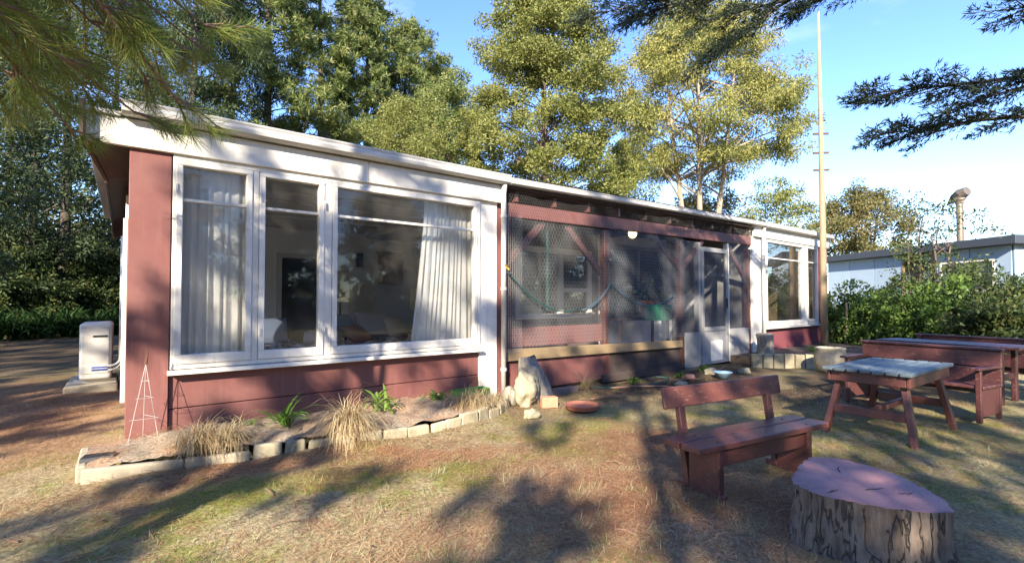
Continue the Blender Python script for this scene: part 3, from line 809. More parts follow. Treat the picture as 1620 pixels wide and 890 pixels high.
# --- interiors
MB().box(0.14, 3.92, 0.10, 6.2, 0.12, 0.20).box(3.92, 10.98, VB + 0.10, 6.2, 0.12, 0.20).box(10.98, 14.9, 0.10, 6.2, 0.12, 0.20).build('interior_floor', M['int_floor'], H)
MB().box(0.14, 3.92, 0.10, 4.5, 2.64, 2.70).box(3.92, 10.98, VB + 0.10, 4.5, 2.58, 2.64).box(10.98, 14.9, 0.10, 6.2, 2.80, 2.85).build('interior_ceiling', M['int_ceiling'], H)
for k in range(5):
    hb('ceiling_batten', 'int_ceiling', 0.142, 3.9, 0.5 + k * 0.62, 0.56 + k * 0.62, 2.605, 2.638)
wall_with_holes('interior_wall', 'int_wall', 0.14, 6.5, 4.5, 4.58, 0.2, 2.64, [(2.30, 3.00, 0.2, 2.10)])
hb('interior_wall', 'int_wall', 6.5, 6.58, VB + 0.10, 4.5, 0.2, 2.58)
hb('interior_lining', 'int_wall', 0.141, 0.15, 3.71, 4.5, 0.2, 2.64)
hb('interior_lining', 'int_wall', 3.905, 3.918, 0.12, VB, 0.2, 2.64)
hb('interior_lining', 'int_wall', 4.0, 5.8, VB + 0.102, VB + 0.115, 0.2, 2.58)
hb('interior_lining', 'int_dark', 0.15, 6.5, 6.1, 6.12, 0.2, 2.6)  # near-black sheet, paints in the darkness beyond the doorway
hb('door_frame', 'int_ceiling', 2.22, 2.30, 4.46, 4.59, 0.2, 2.18); hb('door_frame', 'int_ceiling', 3.0, 3.08, 4.46, 4.59, 0.2, 2.18); hb('door_frame', 'int_ceiling', 2.301, 2.999, 4.46, 4.59, 2.10, 2.18)
hb('interior_wall', 'int_wall', 11.0, 14.9, 4.6, 4.68, 0.2, 2.80)
hb('interior_lining', 'tan_wood', 14.88, 14.895, 0.12, 4.6, 0.2, 2.80)

# ------------------------------------------------------------------ curtains
def curtain(name, label, top, bot, zt, zb, y, folds, amp, mat, seed, group=None):
    r = random.Random(seed); nu, nv = folds * 10, 24; V = []
    ph = [r.uniform(0, 6.28) for _ in range(6)]
    for j in range(nv + 1):
        k = j / nv; a = top[0] + (bot[0] - top[0]) * k ** 1.4; b = top[1] + (bot[1] - top[1]) * k ** 1.4
        for i in range(nu + 1):
            u = i / nu
            ww = u + 0.018 * math.sin(u * 17 + ph[0] + k * 1.5)
            f = math.sin(ww * folds * 2 * math.pi + ph[1]) + 0.35 * math.sin(ww * folds * 3.3 * math.pi + ph[2] + k * 2) + 0.25 * math.sin(ww * 9 + k * 3)
            V.append((a + (b - a) * u, y + amp * f * (0.45 + 0.55 * k), zt + (zb - zt) * k))
    ii = np.arange((nu + 1) * (nv + 1)).reshape(nv + 1, nu + 1)
    F = np.stack([ii[:-1, :-1], ii[:-1, 1:], ii[1:, 1:], ii[1:, :-1]], -1).reshape(-1, 4)
    o = np_obj(name, V, F, M[mat], smooth=True)
    return tag(o, label, 'curtain', group)
curtain('curtain', 'cream gathered curtain filling the leftmost casement beside the maroon corner', (0.42, 0.97), (0.41, 0.97), 2.56, 0.72, 0.15, 7, 0.022, 'linen', 1)
curtain('curtain', 'cream curtain swept sideways behind the right end of the big fixed pane', (2.92, 3.60), (2.74, 3.60), 2.56, 0.72, 0.15, 11, 0.020, 'linen', 2)
curtain('curtain', 'ochre curtain at the far right window', (13.75, 14.45), (13.7, 14.45), 2.66, 0.72, 0.2, 8, 0.03, 'yellow_cloth', 3)
curtain('curtain', 'pale olive curtain in the verandah window', (6.62, 6.98), (6.60, 6.98), 2.25, 1.0, VB + 0.16, 4, 0.02, 'yellow_cloth', 4)
curtain('curtain', 'pale olive curtain behind the small casement of the verandah window', (7.1, 7.7), (7.1, 7.7), 2.25, 1.0, VB + 0.16, 6, 0.02, 'yellow_cloth', 5)

# ------------------------------------------------------------------ room contents
def cushion(name, c, size, rot, mat, label):
    import bmesh
    bm = bmesh.new(); bmesh.ops.create_cube(bm, size=1.0); bmesh.ops.subdivide_edges(bm, edges=bm.edges[:], cuts=5, use_grid_fill=True)
    for v in bm.verts:
        x, y, z = v.co * 2
        k = (1 - abs(x) ** 3) * (1 - abs(y) ** 3)
        v.co.z *= 0.25 + 0.75 * max(k, 0) ** 0.5
        v.co += Vector((random.uniform(-.01, .01), random.uniform(-.01, .01), 0))
    me = bpy.data.meshes.new(name); bm.to_mesh(me); bm.free(); me.materials.append(M[mat])
    me.polygons.foreach_set('use_smooth', [True] * len(me.polygons))
    o = bpy.data.objects.new(name, me); col.objects.link(o)
    o.location = c; o.scale = size; o.rotation_euler = rot
    return tag(o, label, 'cushion')
sofa = thing('daybed', (2.6, 2.6, 0.2), 'low daybed with rumpled patterned quilt behind the big window', 'daybed')
MB().box(1.2, 4.2, 2.3, 3.2, 0.26, 0.50).build('base', M['dark_wood'], sofa, bevel=0.02)
for x in (1.28, 4.12):
    for y in (2.38, 3.12): MB().box(x - 0.04, x + 0.04, y - 0.04, y + 0.04, 0.20, 0.26).build('leg', M['dark_wood'], sofa)
V = []
for j in range(25):
    for i in range(61):
        x = 1.18 + 3.04 * i / 60; y = 2.24 + 0.98 * j / 24
        z = 0.62 + 0.05 * math.sin(x * 7 + y * 3) * math.sin(y * 9 + x) + 0.035 * math.sin(x * 17 - y * 11)
        if j == 0: z = 0.32
        V.append((x, y, z))
ii = np.arange(25 * 61).reshape(25, 61)
np_obj('quilt', V, np.stack([ii[:-1, :-1], ii[:-1, 1:], ii[1:, 1:], ii[1:, :-1]], -1).reshape(-1, 4), M['quilt'], sofa, smooth=True)
M['cush_blue'] = clothmat('slate_blue_cloth', (0.16, 0.20, 0.28), 0.05)
M['cush_pale'] = clothmat('pale_floral_cloth', (0.44, 0.38, 0.38), 0.05)
M['cush_rust'] = clothmat('rust_cloth', (0.30, 0.13, 0.07), 0.05)
cushion('cushion', (2.85, 2.95, 0.88), (0.5, 0.42, 0.18), (R(60), 0, R(10)), 'cush_blue', 'slate blue cushion propped on the daybed beside the lamp')
cushion('cushion', (3.40, 2.95, 0.90), (0.55, 0.45, 0.2), (R(62), 0, R(-12)), 'cush_pale', 'pale floral cushion below the brown wall hanging')
cushion('cushion', (3.05, 2.72, 0.76), (0.45, 0.40, 0.16), (R(35), 0, R(25)), 'cush_rust', 'rust coloured cushion lying in front of the others on the daybed')
cushion('cushion', (1.75, 2.9, 0.84), (0.52, 0.42, 0.18), (R(58), 0, R(-6)), 'cush_blue', 'slate blue cushion at the dark doorway end of the daybed')
cushion('cushion', (3.80, 2.85, 0.84), (0.42, 0.38, 0.18), (R(55), 0, R(15)), 'shade_paper', 'cream cushion at the curtain end of the daybed')
cushion('cushion', (2.45, 2.62, 0.74), (0.5, 0.36, 0.15), (R(20), 0, R(-18)), 'cush_pale', 'pale floral cushion lying flat in the middle of the daybed')
wh = thing('wall_hanging', (4.62, 4.47, 1.95), 'brown woven wall hanging on the grey back wall', 'wall hanging')
V = []
for j in range(13):
    for i in range(13):
        V.append((4.16 + 0.56 * i / 12, 4.47 - 0.012 * math.sin(i * 0.9) - 0.006 * math.sin(j), 2.30 - 0.66 * j / 12 + 0.015 * math.sin(i * 0.55)))
ii = np.arange(169).reshape(13, 13)
np_obj('cloth', V, np.stack([ii[:-1, :-1], ii[:-1, 1:], ii[1:, 1:], ii[1:, :-1]], -1).reshape(-1, 4), M['hanging'], wh, smooth=True)
MB().tube([(4.12, 4.46, 2.31), (4.76, 4.46, 2.31)], 0.012, 6).build('rod', M['dark_wood'], wh)
pf = thing('picture_frame', (3.75, 4.48, 2.1), 'small pale framed picture left of the wall hanging', 'picture')
MB().box(3.66, 3.86, 4.46, 4.495, 1.94, 2.30).build('frame', M['int_ceiling'], pf)
MB().box(3.69, 3.83, 4.452, 4.46, 1.98, 2.26).build('print', M['int_dark'], pf)
cb = thing('side_cabinet', (3.72, 4.2, 0.2), 'narrow cream cabinet against the back wall', 'cabinet')
MB().box(3.52, 3.88, 4.0, 4.44, 0.2, 1.66).build('body', M['linen'], cb, bevel=0.01)
MB().box(3.535, 3.865, 3.98, 3.998, 0.25, 1.62).build('door', M['fascia'], cb, bevel=0.004)
def table_lamp(x, y, z, h, w, label):
    l = thing('table_lamp', (x, y, z), label, 'lamp')
    MB().lathe([(0.07, 0), (0.075, 0.02), (0.03, 0.05), (0.02, 0.2), (0.02, h * 0.55)], (x, y, z), 12).build('base', M['dark_wood'], l, smooth=True)
    MB().box(x - w / 2, x + w / 2, y - w / 2, y + w / 2, z + h * 0.5, z + h).build('lamp_shade', M['shade_paper'], l, bevel=0.01)
st = thing('side_table', (4.55, 3.2, 0.2), 'dark side table at the right end of the daybed', 'table')
MB().box(4.28, 4.82, 3.0, 3.5, 0.66, 0.70).build('table_top', M['dark_wood'], st)
for x in (4.32, 4.78):
    for y in (3.04, 3.46): MB().box(x - 0.02, x + 0.02, y - 0.02, y + 0.02, 0.2, 0.66).build('leg', M['dark_wood'], st)
table_lamp(4.45, 3.2, 0.70, 0.85, 0.26, 'cream square table lamp next to the swept curtain')
st2 = thing('side_table', (3.2, 3.9, 0.2), 'dark side table left of the cream cabinet', 'table')
MB().box(2.98, 3.42, 3.75, 4.2, 0.76, 0.80).build('table_top', M['dark_wood'], st2)
for x in (3.01, 3.39):
    for y in (3.78, 4.17): MB().box(x - 0.02, x + 0.02, y - 0.02, y + 0.02, 0.2, 0.76).build('leg', M['dark_wood'], st2)
table_lamp(3.2, 3.95, 0.80, 1.05, 0.24, 'amber square table lamp left of the cream cabinet')
# far room: a brown armchair silhouette
ac = thing('armchair', (12.3, 2.4, 0.2), 'brown armchair behind the far right window', 'armchair')
MB().box(11.9, 12.7, 2.0, 2.8, 0.3, 0.62).build('seat', M['cush_rust'], ac, bevel=0.06, seg=3)
MB().box(11.9, 12.7, 2.7, 2.95, 0.5, 1.15).build('backrest', M['cush_rust'], ac, bevel=0.06, seg=3)
for x in (11.82, 12.62): MB().box(x, x + 0.16, 2.0, 2.9, 0.3, 0.82).build('armrest', M['cush_rust'], ac, bevel=0.05, seg=3)
for x in (11.95, 12.6):
    for y in (2.08, 2.72): MB().box(x, x + 0.05, y, y + 0.05, 0.2, 0.3).build('leg', M['dark_wood'], ac)

# ------------------------------------------------------------------ verandah contents
bl = thing('hanging_bulb', (8.0, 0.95, 2.74), 'lit bare bulb hanging under the verandah roof', 'lamp')
import bmesh
def sphere(name, mat, c, r, parent, sz=(1, 1, 1)):
    bm = bmesh.new(); bmesh.ops.create_uvsphere(bm, u_segments=20, v_segments=12, radius=r)
    off = wloc(parent); me = bpy.data.meshes.new(name)
    for v in bm.verts: v.co = Vector((v.co.x * sz[0], v.co.y * sz[1], v.co.z * sz[2])) + Vector(c) - off
    bm.to_mesh(me); bm.free(); me.materials.append(mat); me.polygons.foreach_set('use_smooth', [True] * len(me.polygons))
    o = bpy.data.objects.new(name, me); col.objects.link(o); o.parent = parent; WL[o.name] = off.copy(); return o
sphere('bulb', M['bulb'], (8.0, 0.95, 2.64), 0.085, bl, (1, 1, 1.1))
MB().tube([(8.0, 0.95, 2.70), (8.0, 0.95, 2.84)], 0.022, 10).build('socket', M['white'], bl)

hs = MB().tube(bez((3.99, -0.10, 1.72), (4.75, -0.13, 0.98), (5.35, -0.11, 1.19), 12) , 0.009, 8)
tag(hs.build('garden_hose', M['hose'], smooth=True), 'teal hose looped across the left verandah netting from the downpipe tap', 'hose')
hs = MB().tube(bez((5.45, -0.10, 1.16), (5.85, -0.10, 1.25), (6.13, -0.08, 1.58), 8) + bez((6.15, -0.08, 1.57), (7.0, -0.10, 0.98), (7.85, -0.08, 1.40), 14), 0.008, 8)
tag(hs.build('garden_hose', M['hose_blue'], smooth=True), 'thin blue hose swagging between the middle verandah posts', 'hose')
tag(MB().box(4.93, 4.962, 0.115, 0.135, 1.15, 2.46).build('strap', M['hose']), 'upright teal strap hanging behind the netting below the verandah beam', 'strap')
tp = thing('garden_tap', (4.0, -0.14, 1.72), 'small brass tap on the white downpipe', 'tap')
MB().tube([(3.985, -0.10, 1.73), (3.985, -0.17, 1.73), (3.985, -0.19, 1.70)], 0.014, 8).build('spout', M['brass'], tp)
MB().tube([(3.985, -0.14, 1.73), (3.985, -0.14, 1.77)], 0.008, 6).tube([(3.955, -0.14, 1.775), (4.015, -0.14, 1.775)], 0.008, 6).build('handle', M['brass'], tp)
vt = thing('plant_table', (8.6, 1.3, 0.13), 'table with a bright green cloth on the verandah behind the netting', 'table')
MB().box(7.75, 9.5, 1.05, 1.6, 0.90, 0.94).build('table_top', M['dark_wood'], vt)
for x in (7.8, 9.4):
    for y in (1.1, 1.5): MB().box(x, x + 0.05, y, y + 0.05, 0.13, 0.90).build('leg', M['dark_wood'], vt)
V = []
for j in range(9):
    for i in range(31):
        V.append((8.5 + 0.95 * i / 30, 1.035 - 0.012 * math.sin(i * 1.4) * (j / 8), 1.22 - 0.34 * j / 8))
ii = np.arange(9 * 31).reshape(9, 31)
np_obj('cloth', V, np.stack([ii[:-1, :-1], ii[:-1, 1:], ii[1:, 1:], ii[1:, :-1]], -1).reshape(-1, 4), M['green_cloth'], vt, smooth=True)

def leafy(parent, name, C, D, L, W, mat, kind=None):
    r = np.random.default_rng(len(C)); V, F = leaf_quads(C, D, side_of(r, D), L, W)
    return np_obj(name, V, F, M[mat], parent)
def pot_plant(x, y, z, s, label, mat='shrub', potm='terracotta', seed=0):
    r = np.random.default_rng(seed)
    p = thing('potted_plant', (x, y, z), label, 'potted plant')
    MB().lathe([(0.07 * s, 0), (0.10 * s, 0.16 * s), (0.115 * s, 0.16 * s), (0.115 * s, 0.20 * s), (0.095 * s, 0.20 * s), (0.09 * s, 0.17 * s)], (x, y, z), 18).build('pot', M[potm], p, smooth=False)
    n = 170; D = unit(r.normal(size=(n, 3)) * [1, 1, 0.6] + [0, 0, 0.7]); C = np.array([x, y, z + 0.19 * s]) + D * r.uniform(0.02, 0.26, (n, 1)) * s
    leafy(p, 'foliage', C, unit(D + r.normal(size=(n, 3)) * 0.5), r.uniform(0.06, 0.13, n) * s, r.uniform(0.02, 0.045, n) * s, mat)
pot_plant(7.92, 1.25, 0.94, 1.1, 'dark potted plant at the left end of the verandah table', 'shrub_dark', 'black_plastic', 1)
pot_plant(8.25, 1.3, 0.94, 1.0, 'small flowering pot beside the green cloth on the verandah', 'shrub', 'black_plastic', 2)
pot_plant(9.0, 1.3, 0.94, 1.8, 'tall bushy pot plant standing above the green cloth', 'strap', 'terracotta', 3)

# ------------------------------------------------------------------ heat pump on the left
slab = MB().box(-0.62, -0.03, 3.85, 5.05, -0.02, 0.11).build('concrete_slab', M['concrete'], bevel=0.02, seg=2)
tag(slab, 'pale concrete slab under the outdoor heat pump', 'slab')
hp = thing('heat_pump', (-0.30, 4.4, 0.11), 'cream outdoor heat pump unit standing left of the house', 'heat pump')
MB().box(-0.47, -0.10, 4.0, 4.85, 0.17, 0.98).build('casing', M['hp'], hp, bevel=0.045, seg=4)
MB().box(-0.44, -0.14, 3.992, 4.0, 0.26, 0.92).build('end_cover', M['hp'], hp, bevel=0.003)
MB().box(-0.32, -0.16, 3.982, 3.991, 0.78, 0.805).build('handle_recess', M['black_plastic'], hp)
MB().box(-0.33, -0.15, 3.984, 3.9905, 0.30, 0.355).build('sticker', M['blue_label'], hp)
MB().box(-0.33, -0.15, 3.980, 3.9835, 0.322, 0.334).build('sticker_stripe', M['lagging'], hp)
for y in (4.12, 4.68): MB().box(-0.53, -0.05, y - 0.03, y + 0.03, 0.112, 0.17).build('foot', M['hp'], hp, bevel=0.004)
MB().tube(bez((-0.14, 3.97, 0.36), (0.02, 3.90, 0.36), (0.02, 3.92, 0.60), 10), 0.018, 8).build('pipe', M['lagging'], hp, smooth=True)
MB().tube(bez((-0.14, 3.97, 0.30), (0.035, 3.88, 0.30), (0.028, 3.88, 0.58), 10), 0.014, 8).build('pipe', M['lagging'], hp, smooth=True)
tag(MB().tube([(0.015, 3.95, 0.42), (0.015, 3.95, 2.25)], 0.045, 10).build('pipe_cover', M['white'], smooth=True), 'white vertical pipe cover on the side wall above the heat pump', 'pipe cover')

# ------------------------------------------------------------------ wire obelisk by the corner
ob = thing('wire_obelisk', (0.16, -0.22, 0.12), 'white wire plant obelisk leaning at the maroon corner', 'plant frame')
top = Vector((0.17, -0.20, 0.78)); feet = [Vector((0.05, -0.30, 0.10)), Vector((0.27, -0.30, 0.10)), Vector((0.16, -0.12, 0.11))]
for f_ in feet: MB().tube([f_, top], 0.0022, 6).build('upright', M['white_wire'], ob)
for k in (0.10, 0.36, 0.60, 0.80):
    ps = [f_ + (top - f_) * k for f_ in feet]
    c0 = sum(ps, Vector()) / 3; ps = [c0 + (p - c0) * 1.35 for p in ps]
    MB().tube(ps + [ps[0]], 0.0018, 6, cap=False).build('ring', M['white_wire'], ob)
MB().tube([top, top + Vector((0.015, 0, 0.12))], [0.012, 0.003], 6).build('finial', M['rust'], ob)

# ------------------------------------------------------------------ bed plants
def bedz(x, y): return 0.16
def tussock(x, y, z, n, length, seed, label, droop=1.0, spread=0.08):
    r = np.random.default_rng(seed)
    o = thing('tussock_grass', (x, y, z), label, 'grass clump', 'dry tussocks along the bed')
    Vs, Fs = [], []; k0 = 0
    seg = 5
    az = r.uniform(0, 2 * np.pi, n); az = np.where(r.random(n) < 0.45, r.normal(-np.pi / 2, 0.9, n), az)
    kk = r.integers(0, 7, n); gc = r.normal(0, 1, (7, 2)); gs = r.uniform(0.55, 1.35, 7); ga = r.normal(0, 0.5, 7); az = az + ga[kk]
    Ln = length * r.uniform(0.35, 1.15, n) * gs[kk]; b = np.stack([x + gc[kk, 0] * spread + r.normal(0, spread * 0.4, n), y + gc[kk, 1] * spread * 0.6 + r.normal(0, spread * 0.3, n), np.full(n, z - 0.01)], -1)
    el = r.uniform(0.35, 1.5, n)
    p = b.copy(); e = el.copy()
    h = np.stack([np.cos(az), np.sin(az), np.zeros(n)], -1); sd = np.stack([-np.sin(az), np.cos(az), np.zeros(n)], -1)
    w = r.uniform(0.002, 0.004, n)[:, None]
    rows = []
    for s_ in range(seg + 1):
        ww = w * (1 - 0.85 * s_ / seg)
        rows.append(np.stack([p - sd * ww, p + sd * ww], 1))
        d = h * np.cos(e)[:, None] + np.array([0, 0, 1.0]) * np.sin(e)[:, None]
        p = p + d * (Ln / seg)[:, None]; e = e - r.uniform(0.1, 0.75, n) * droop
    V = np.stack(rows, 1).reshape(-1, 3)     # n,(seg+1),2,3
    base = (np.arange(n) * (seg + 1) * 2)[:, None, None]
    q = np.arange(seg)[None, :, None] * 2 + np.array([0, 1, 3, 2])[None, None, :]
    np_obj('blades', V, (base + q).reshape(-1, 4), M['dry_grass'], o)
    return o
tussock(0.62, -0.62, 0.16, 1500, 0.40, 1, 'big dry tussock spilling over the edging nearest the maroon corner', 1.05, 0.10)
tussock(1.62, -0.92, 0.18, 1100, 0.44, 2, 'tall pale dry tussock flopping over the middle of the edging', 1.2, 0.05)
tussock(3.10, -0.72, 0.15, 900, 0.38, 3, 'dry tussock at the right end of the bed near the downpipe', 1.1, 0.09)
tussock(5.35, -0.30, 0.03, 260, 0.36, 4, 'pale dry grass tuft against the verandah base below the wooden rail', 0.7, 0.06)

def strap_plant(x, y, z, n, length, seed, label, mat='plant', width=0.014, group=None, name='leafy_plant', cat='plant', droop=0.42):
    r = np.random.default_rng(seed); o = thing(name, (x, y, z), label, cat, group)
    seg = 5; az = r.uniform(0, 2 * np.pi, n); e = r.uniform(0.75, 1.5, n); Ln = length * r.uniform(0.6, 1.1, n)
    p = np.stack([x + r.normal(0, 0.02 + length * 0.06, n), y + r.normal(0, 0.02 + length * 0.06, n), np.full(n, z)], -1)
    h = np.stack([np.cos(az), np.sin(az), np.zeros(n)], -1); sd = np.stack([-np.sin(az), np.cos(az), np.zeros(n)], -1)
    prof = [0.5, 0.9, 1.0, 0.9, 0.6, 0.08]; rows = []
    for s_ in range(seg + 1):
        rows.append(np.stack([p - sd * width * prof[s_], p + sd * width * prof[s_]], 1))
        d = h * np.cos(e)[:, None] + np.array([0, 0, 1.0]) * np.sin(e)[:, None]
        p = p + d * (Ln / seg)[:, None]; e = e - r.uniform(0.2, 0.6, n) * droop / 0.42
    V = np.stack(rows, 1).reshape(-1, 3); base = (np.arange(n) * (seg + 1) * 2)[:, None, None]
    q = np.arange(seg)[None, :, None] * 2 + np.array([0, 1, 3, 2])[None, None, :]
    np_obj('leaves', V, (base + q).reshape(-1, 4), M[mat], o)
    MB().lathe([(0.03, -0.02), (0.022, 0.05)], (x, y, z), 8).build('stem', M['strap'], o)
    return o
strap_plant(1.20, -0.50, 0.19, 26, 0.34, 5, 'fresh green strappy plant between the two big tussocks')
strap_plant(2.10, -0.45, 0.19, 26, 0.34, 6, 'fresh green strappy plant in the middle of the bed below the wide pane')
strap_plant(2.80, -0.40, 0.18, 18, 0.30, 7, 'sparse green plant in the bed left of the green trough')
strap_plant(0.92, -0.35, 0.18, 8, 0.16, 8, 'tiny green sprout in the bed behind the first tussock')
tr = thing('plant_trough', (3.35, -0.22, 0.15), 'bright green plastic trough half sunk in the bed beside the downpipe', 'trough')
MB().box(3.12, 3.58, -0.33, -0.32, 0.13, 0.235).box(3.12, 3.58, -0.17, -0.16, 0.13, 0.235).box(3.12, 3.13, -0.32, -0.17, 0.13, 0.235).box(3.57, 3.58, -0.32, -0.17, 0.13, 0.235).box(3.13, 3.57, -0.32, -0.17, 0.13, 0.14).build('shell', M['green_plastic'], tr)
MB().box(3.132, 3.568, -0.318, -0.172, 0.141, 0.21).build('soil', M['soil'], tr)
tag(MB().add([(-0.22, -0.50, 0.118), (-0.02, -0.53, 0.12), (0.0, -0.46, 0.145), (-0.20, -0.43, 0.143), (-0.22, -0.49, 0.15), (-0.02, -0.515, 0.155), (-0.01, -0.455, 0.165), (-0.19, -0.425, 0.165)],
     [(0, 3, 2, 1), (4, 5, 6, 7), (0, 1, 5, 4), (1, 2, 6, 5), (2, 3, 7, 6), (3, 0, 4, 7)]).build('plastic_offcut', M['black_plastic'], bevel=0.004), 'small black plastic offcut lying on the left end of the edging', 'plastic scrap')

# ------------------------------------------------------------------ rock, split log, brick, saucer, stones
def lump(name, c, size, mat, seed, sub=4, rough=0.18, parent=None, rot=0.0, freq=2.2):
    r = random.Random(seed); bm = bmesh.new(); bmesh.ops.create_icosphere(bm, subdivisions=sub, radius=1.0)
    o_ = [Vector((r.uniform(-9, 9), r.uniform(-9, 9), r.uniform(-9, 9))) for _ in range(3)]
    from mathutils import noise as mn
    for v in bm.verts:
        p = v.co.copy(); k = mn.noise(p * freq * 0.6 + o_[0]) * rough * 2 + mn.noise(p * freq * 1.7 + o_[1]) * rough * 0.8 + mn.noise(p * freq * 5 + o_[2]) * rough * 0.3
        q = p * (1 + k); q.z = max(q.z, -0.8)
        v.co = Vector((q.x * size[0], q.y * size[1], q.z * size[2]))
    off = wloc(parent)
    Rz = Matrix.Rotation(rot, 3, 'Z')
    for v in bm.verts: v.co = Rz @ v.co + Vector(c) - off
    me = bpy.data.meshes.new(name); bm.to_mesh(me); bm.free(); me.materials.append(mat)
    me.polygons.foreach_set('use_smooth', [True] * len(me.polygons))
    o = bpy.data.objects.new(name, me); col.objects.link(o)
    if parent: o.parent = parent
    WL[o.name] = off.copy(); return o
tag(lump('upright_stone', (3.98, -0.55, 0.17), (0.20, 0.13, 0.25), M['stone'], 4, 4, 0.20, rot=0.4, freq=2.8), 'pale upright stone leaning on the weathered log below the verandah', 'stone')
log = thing('weathered_log', (4.26, -0.36, 0), 'weathered grey split log standing behind the pale stone', 'log')
pts = []
m = MB(); nseg, nn = 10, 20; rr = random.Random(9)
prof_r = [1 + 0.25 * math.sin(k * 1.9 + 0.7) * math.sin(k * 0.7) + rr.uniform(-0.08, 0.08) for k in range(nn)]
for j in range(nseg + 1):
    z = 0.54 * j / nseg - 0.02; cx = 4.32 - 0.16 * (j / nseg) ** 1.3; cy = -0.36; sc = 1.0 - 0.5 * (j / nseg) ** 2
    for k in range(nn):
        a = 2 * math.pi * k / nn; rad = 0.25 * sc * prof_r[k]
        pts.append((cx + rad * math.cos(a) * 1.05, cy + rad * math.sin(a) * 0.7, z + (0.07 * math.sin(a * 2 + 1) if j == nseg else 0)))
fs = [(j * nn + k, j * nn + (k + 1) % nn, (j + 1) * nn + (k + 1) % nn, (j + 1) * nn + k) for j in range(nseg) for k in range(nn)]
fs += [tuple(range(nn))[::-1], tuple(range(nseg * nn, (nseg + 1) * nn))]
m.add(pts, fs).build('trunk', M['grey_log'], log, smooth=True)
tag(lump('rubble_stone', (3.83, -0.42, 0.10), (0.10, 0.09, 0.14), M['grey_log'], 14, 3, 0.2), 'dark grey stone tucked left of the pale upright stone', 'stone')
tag(MB().add([(x + (0.02 if z else 0), y, z) for z in (0.0, 0.09) for y in (-0.36, -0.22) for x in (4.6, 5.1)], [(0, 2, 3, 1), (4, 5, 7, 6), (0, 1, 5, 4), (2, 6, 7, 3), (0, 4, 6, 2), (1, 3, 7, 5)]).build('timber_offcut', M['old_brown'], bevel=0.01), 'brown timber offcut lying right of the weathered log', 'timber')
brick = MB().add([Vector((4.13, -0.80, 0.0)) + Matrix.Rotation(-0.45, 3, 'Z') @ Vector((x, y, z)) for z in (0, 0.13) for y in (-0.055, 0.055) for x in (-0.10, 0.10)], [(0, 2, 3, 1), (4, 5, 7, 6), (0, 1, 5, 4), (2, 6, 7, 3), (0, 4, 6, 2), (1, 3, 7, 5)]).build('brick', M['terracotta_light'], bevel=0.008, seg=2)
tag(brick, 'pale orange brick in front of the weathered log', 'brick')
tag(MB().lathe([(0.10, 0.0), (0.185, 0.012), (0.205, 0.055), (0.215, 0.055), (0.222, 0.05), (0.225, 0.062), (0.20, 0.066), (0.188, 0.05), (0.175, 0.026), (0.02, 0.024)][:3] + [(0.215, 0.064), (0.205, 0.066), (0.19, 0.03), (0.05, 0.026)], (4.36, -1.14, 0.0), 40).build('plant_saucer', M['terracotta'], smooth=False), 'round red terracotta saucer on the ground in front of the verandah', 'saucer')
tag(lump('small_stone', (3.64, -1.05, 0.03), (0.10, 0.075, 0.06), M['stone'], 21, 3, 0.22), 'small pale stone on the lawn left of the saucer', 'stone')

# clutter along the verandah foot
rr = random.Random(12)
stick_lab = ['long brown stick lying across the bare soil below the verandah rail', 'short dark stick near the blue dish', 'brown stick in front of the screen door', 'thin stick beside the terracotta saucer']
for k, (x, y, a, l) in enumerate(((6.0, -0.75, -0.6, 0.9), (7.1, -0.8, -0.4, 0.55), (8.6, -0.55, 0.3, 0.8), (5.0, -1.0, -0.5, 0.5))):
    p0 = Vector((x - l / 2 * math.cos(a), y - l / 2 * math.sin(a), 0.03)); p1 = Vector((x + l / 2 * math.cos(a), y + l / 2 * math.sin(a), 0.045))
    tag(MB().tube(bez(p0, (p0 + p1) / 2 + Vector((0, 0.04, 0.02)), p1, 6), [0.013, 0.014, 0.014, 0.012, 0.011, 0.008], 8).build('stick', M['twig'], smooth=True), stick_lab[k], 'stick')
tag(MB().lathe([(0.09, 0), (0.14, 0.09), (0.155, 0.10), (0.145, 0.105), (0.13, 0.09), (0.085, 0.015)], (7.85, -1.0, 0.02), 24).build('plastic_dish', M['blue_bucket'], smooth=True), 'pale blue plastic dish behind the bench', 'dish')
for k, (x, y, s_, lab) in enumerate(((6.35, -0.35, 0.9, 'low green weed under the verandah rail'), (8.35, -0.35, 1.1, 'low pale green weed by the left post of the screen door'), (7.4, -0.5, 0.8, 'small weed in the soil left of the blue dish'))):
    strap_plant(x, y, 0.02, 26, 0.2 * s_, 40 + k, lab, 'plant', 0.012)
for k, (x, y, sx, lab) in enumerate(((7.3, -0.72, 0.10, 'orange tinted rubble stone in the soil before the verandah'), (8.15, -0.62, 0.12, 'brown rubble stone near the screen door'), (8.75, -0.9, 0.09, 'rounded rubble stone right of the blue dish'), (6.7, -0.95, 0.08, 'grey rubble stone between the saucer and the blue dish'))):
    tag(lump('rubble_stone', (x, y, sx * 0.4), (sx * 1.3, sx, sx * 0.7), M['terracotta_light'] if k == 0 else M['stone'], 60 + k, 3, 0.22), lab, 'stone')
# hose on the ground
tag(MB().tube(bez((5.2, -0.2, 0.03), (6.2, -0.9, 0.03), (6.9, -0.55, 0.03), 14) + bez((6.95, -0.55, 0.03), (7.3, -0.45, 0.03), (7.0, -0.25, 0.03), 8), 0.012, 8).build('garden_hose', M['hose'], smooth=True), 'dark teal hose lying on the soil at the verandah foot', 'hose')

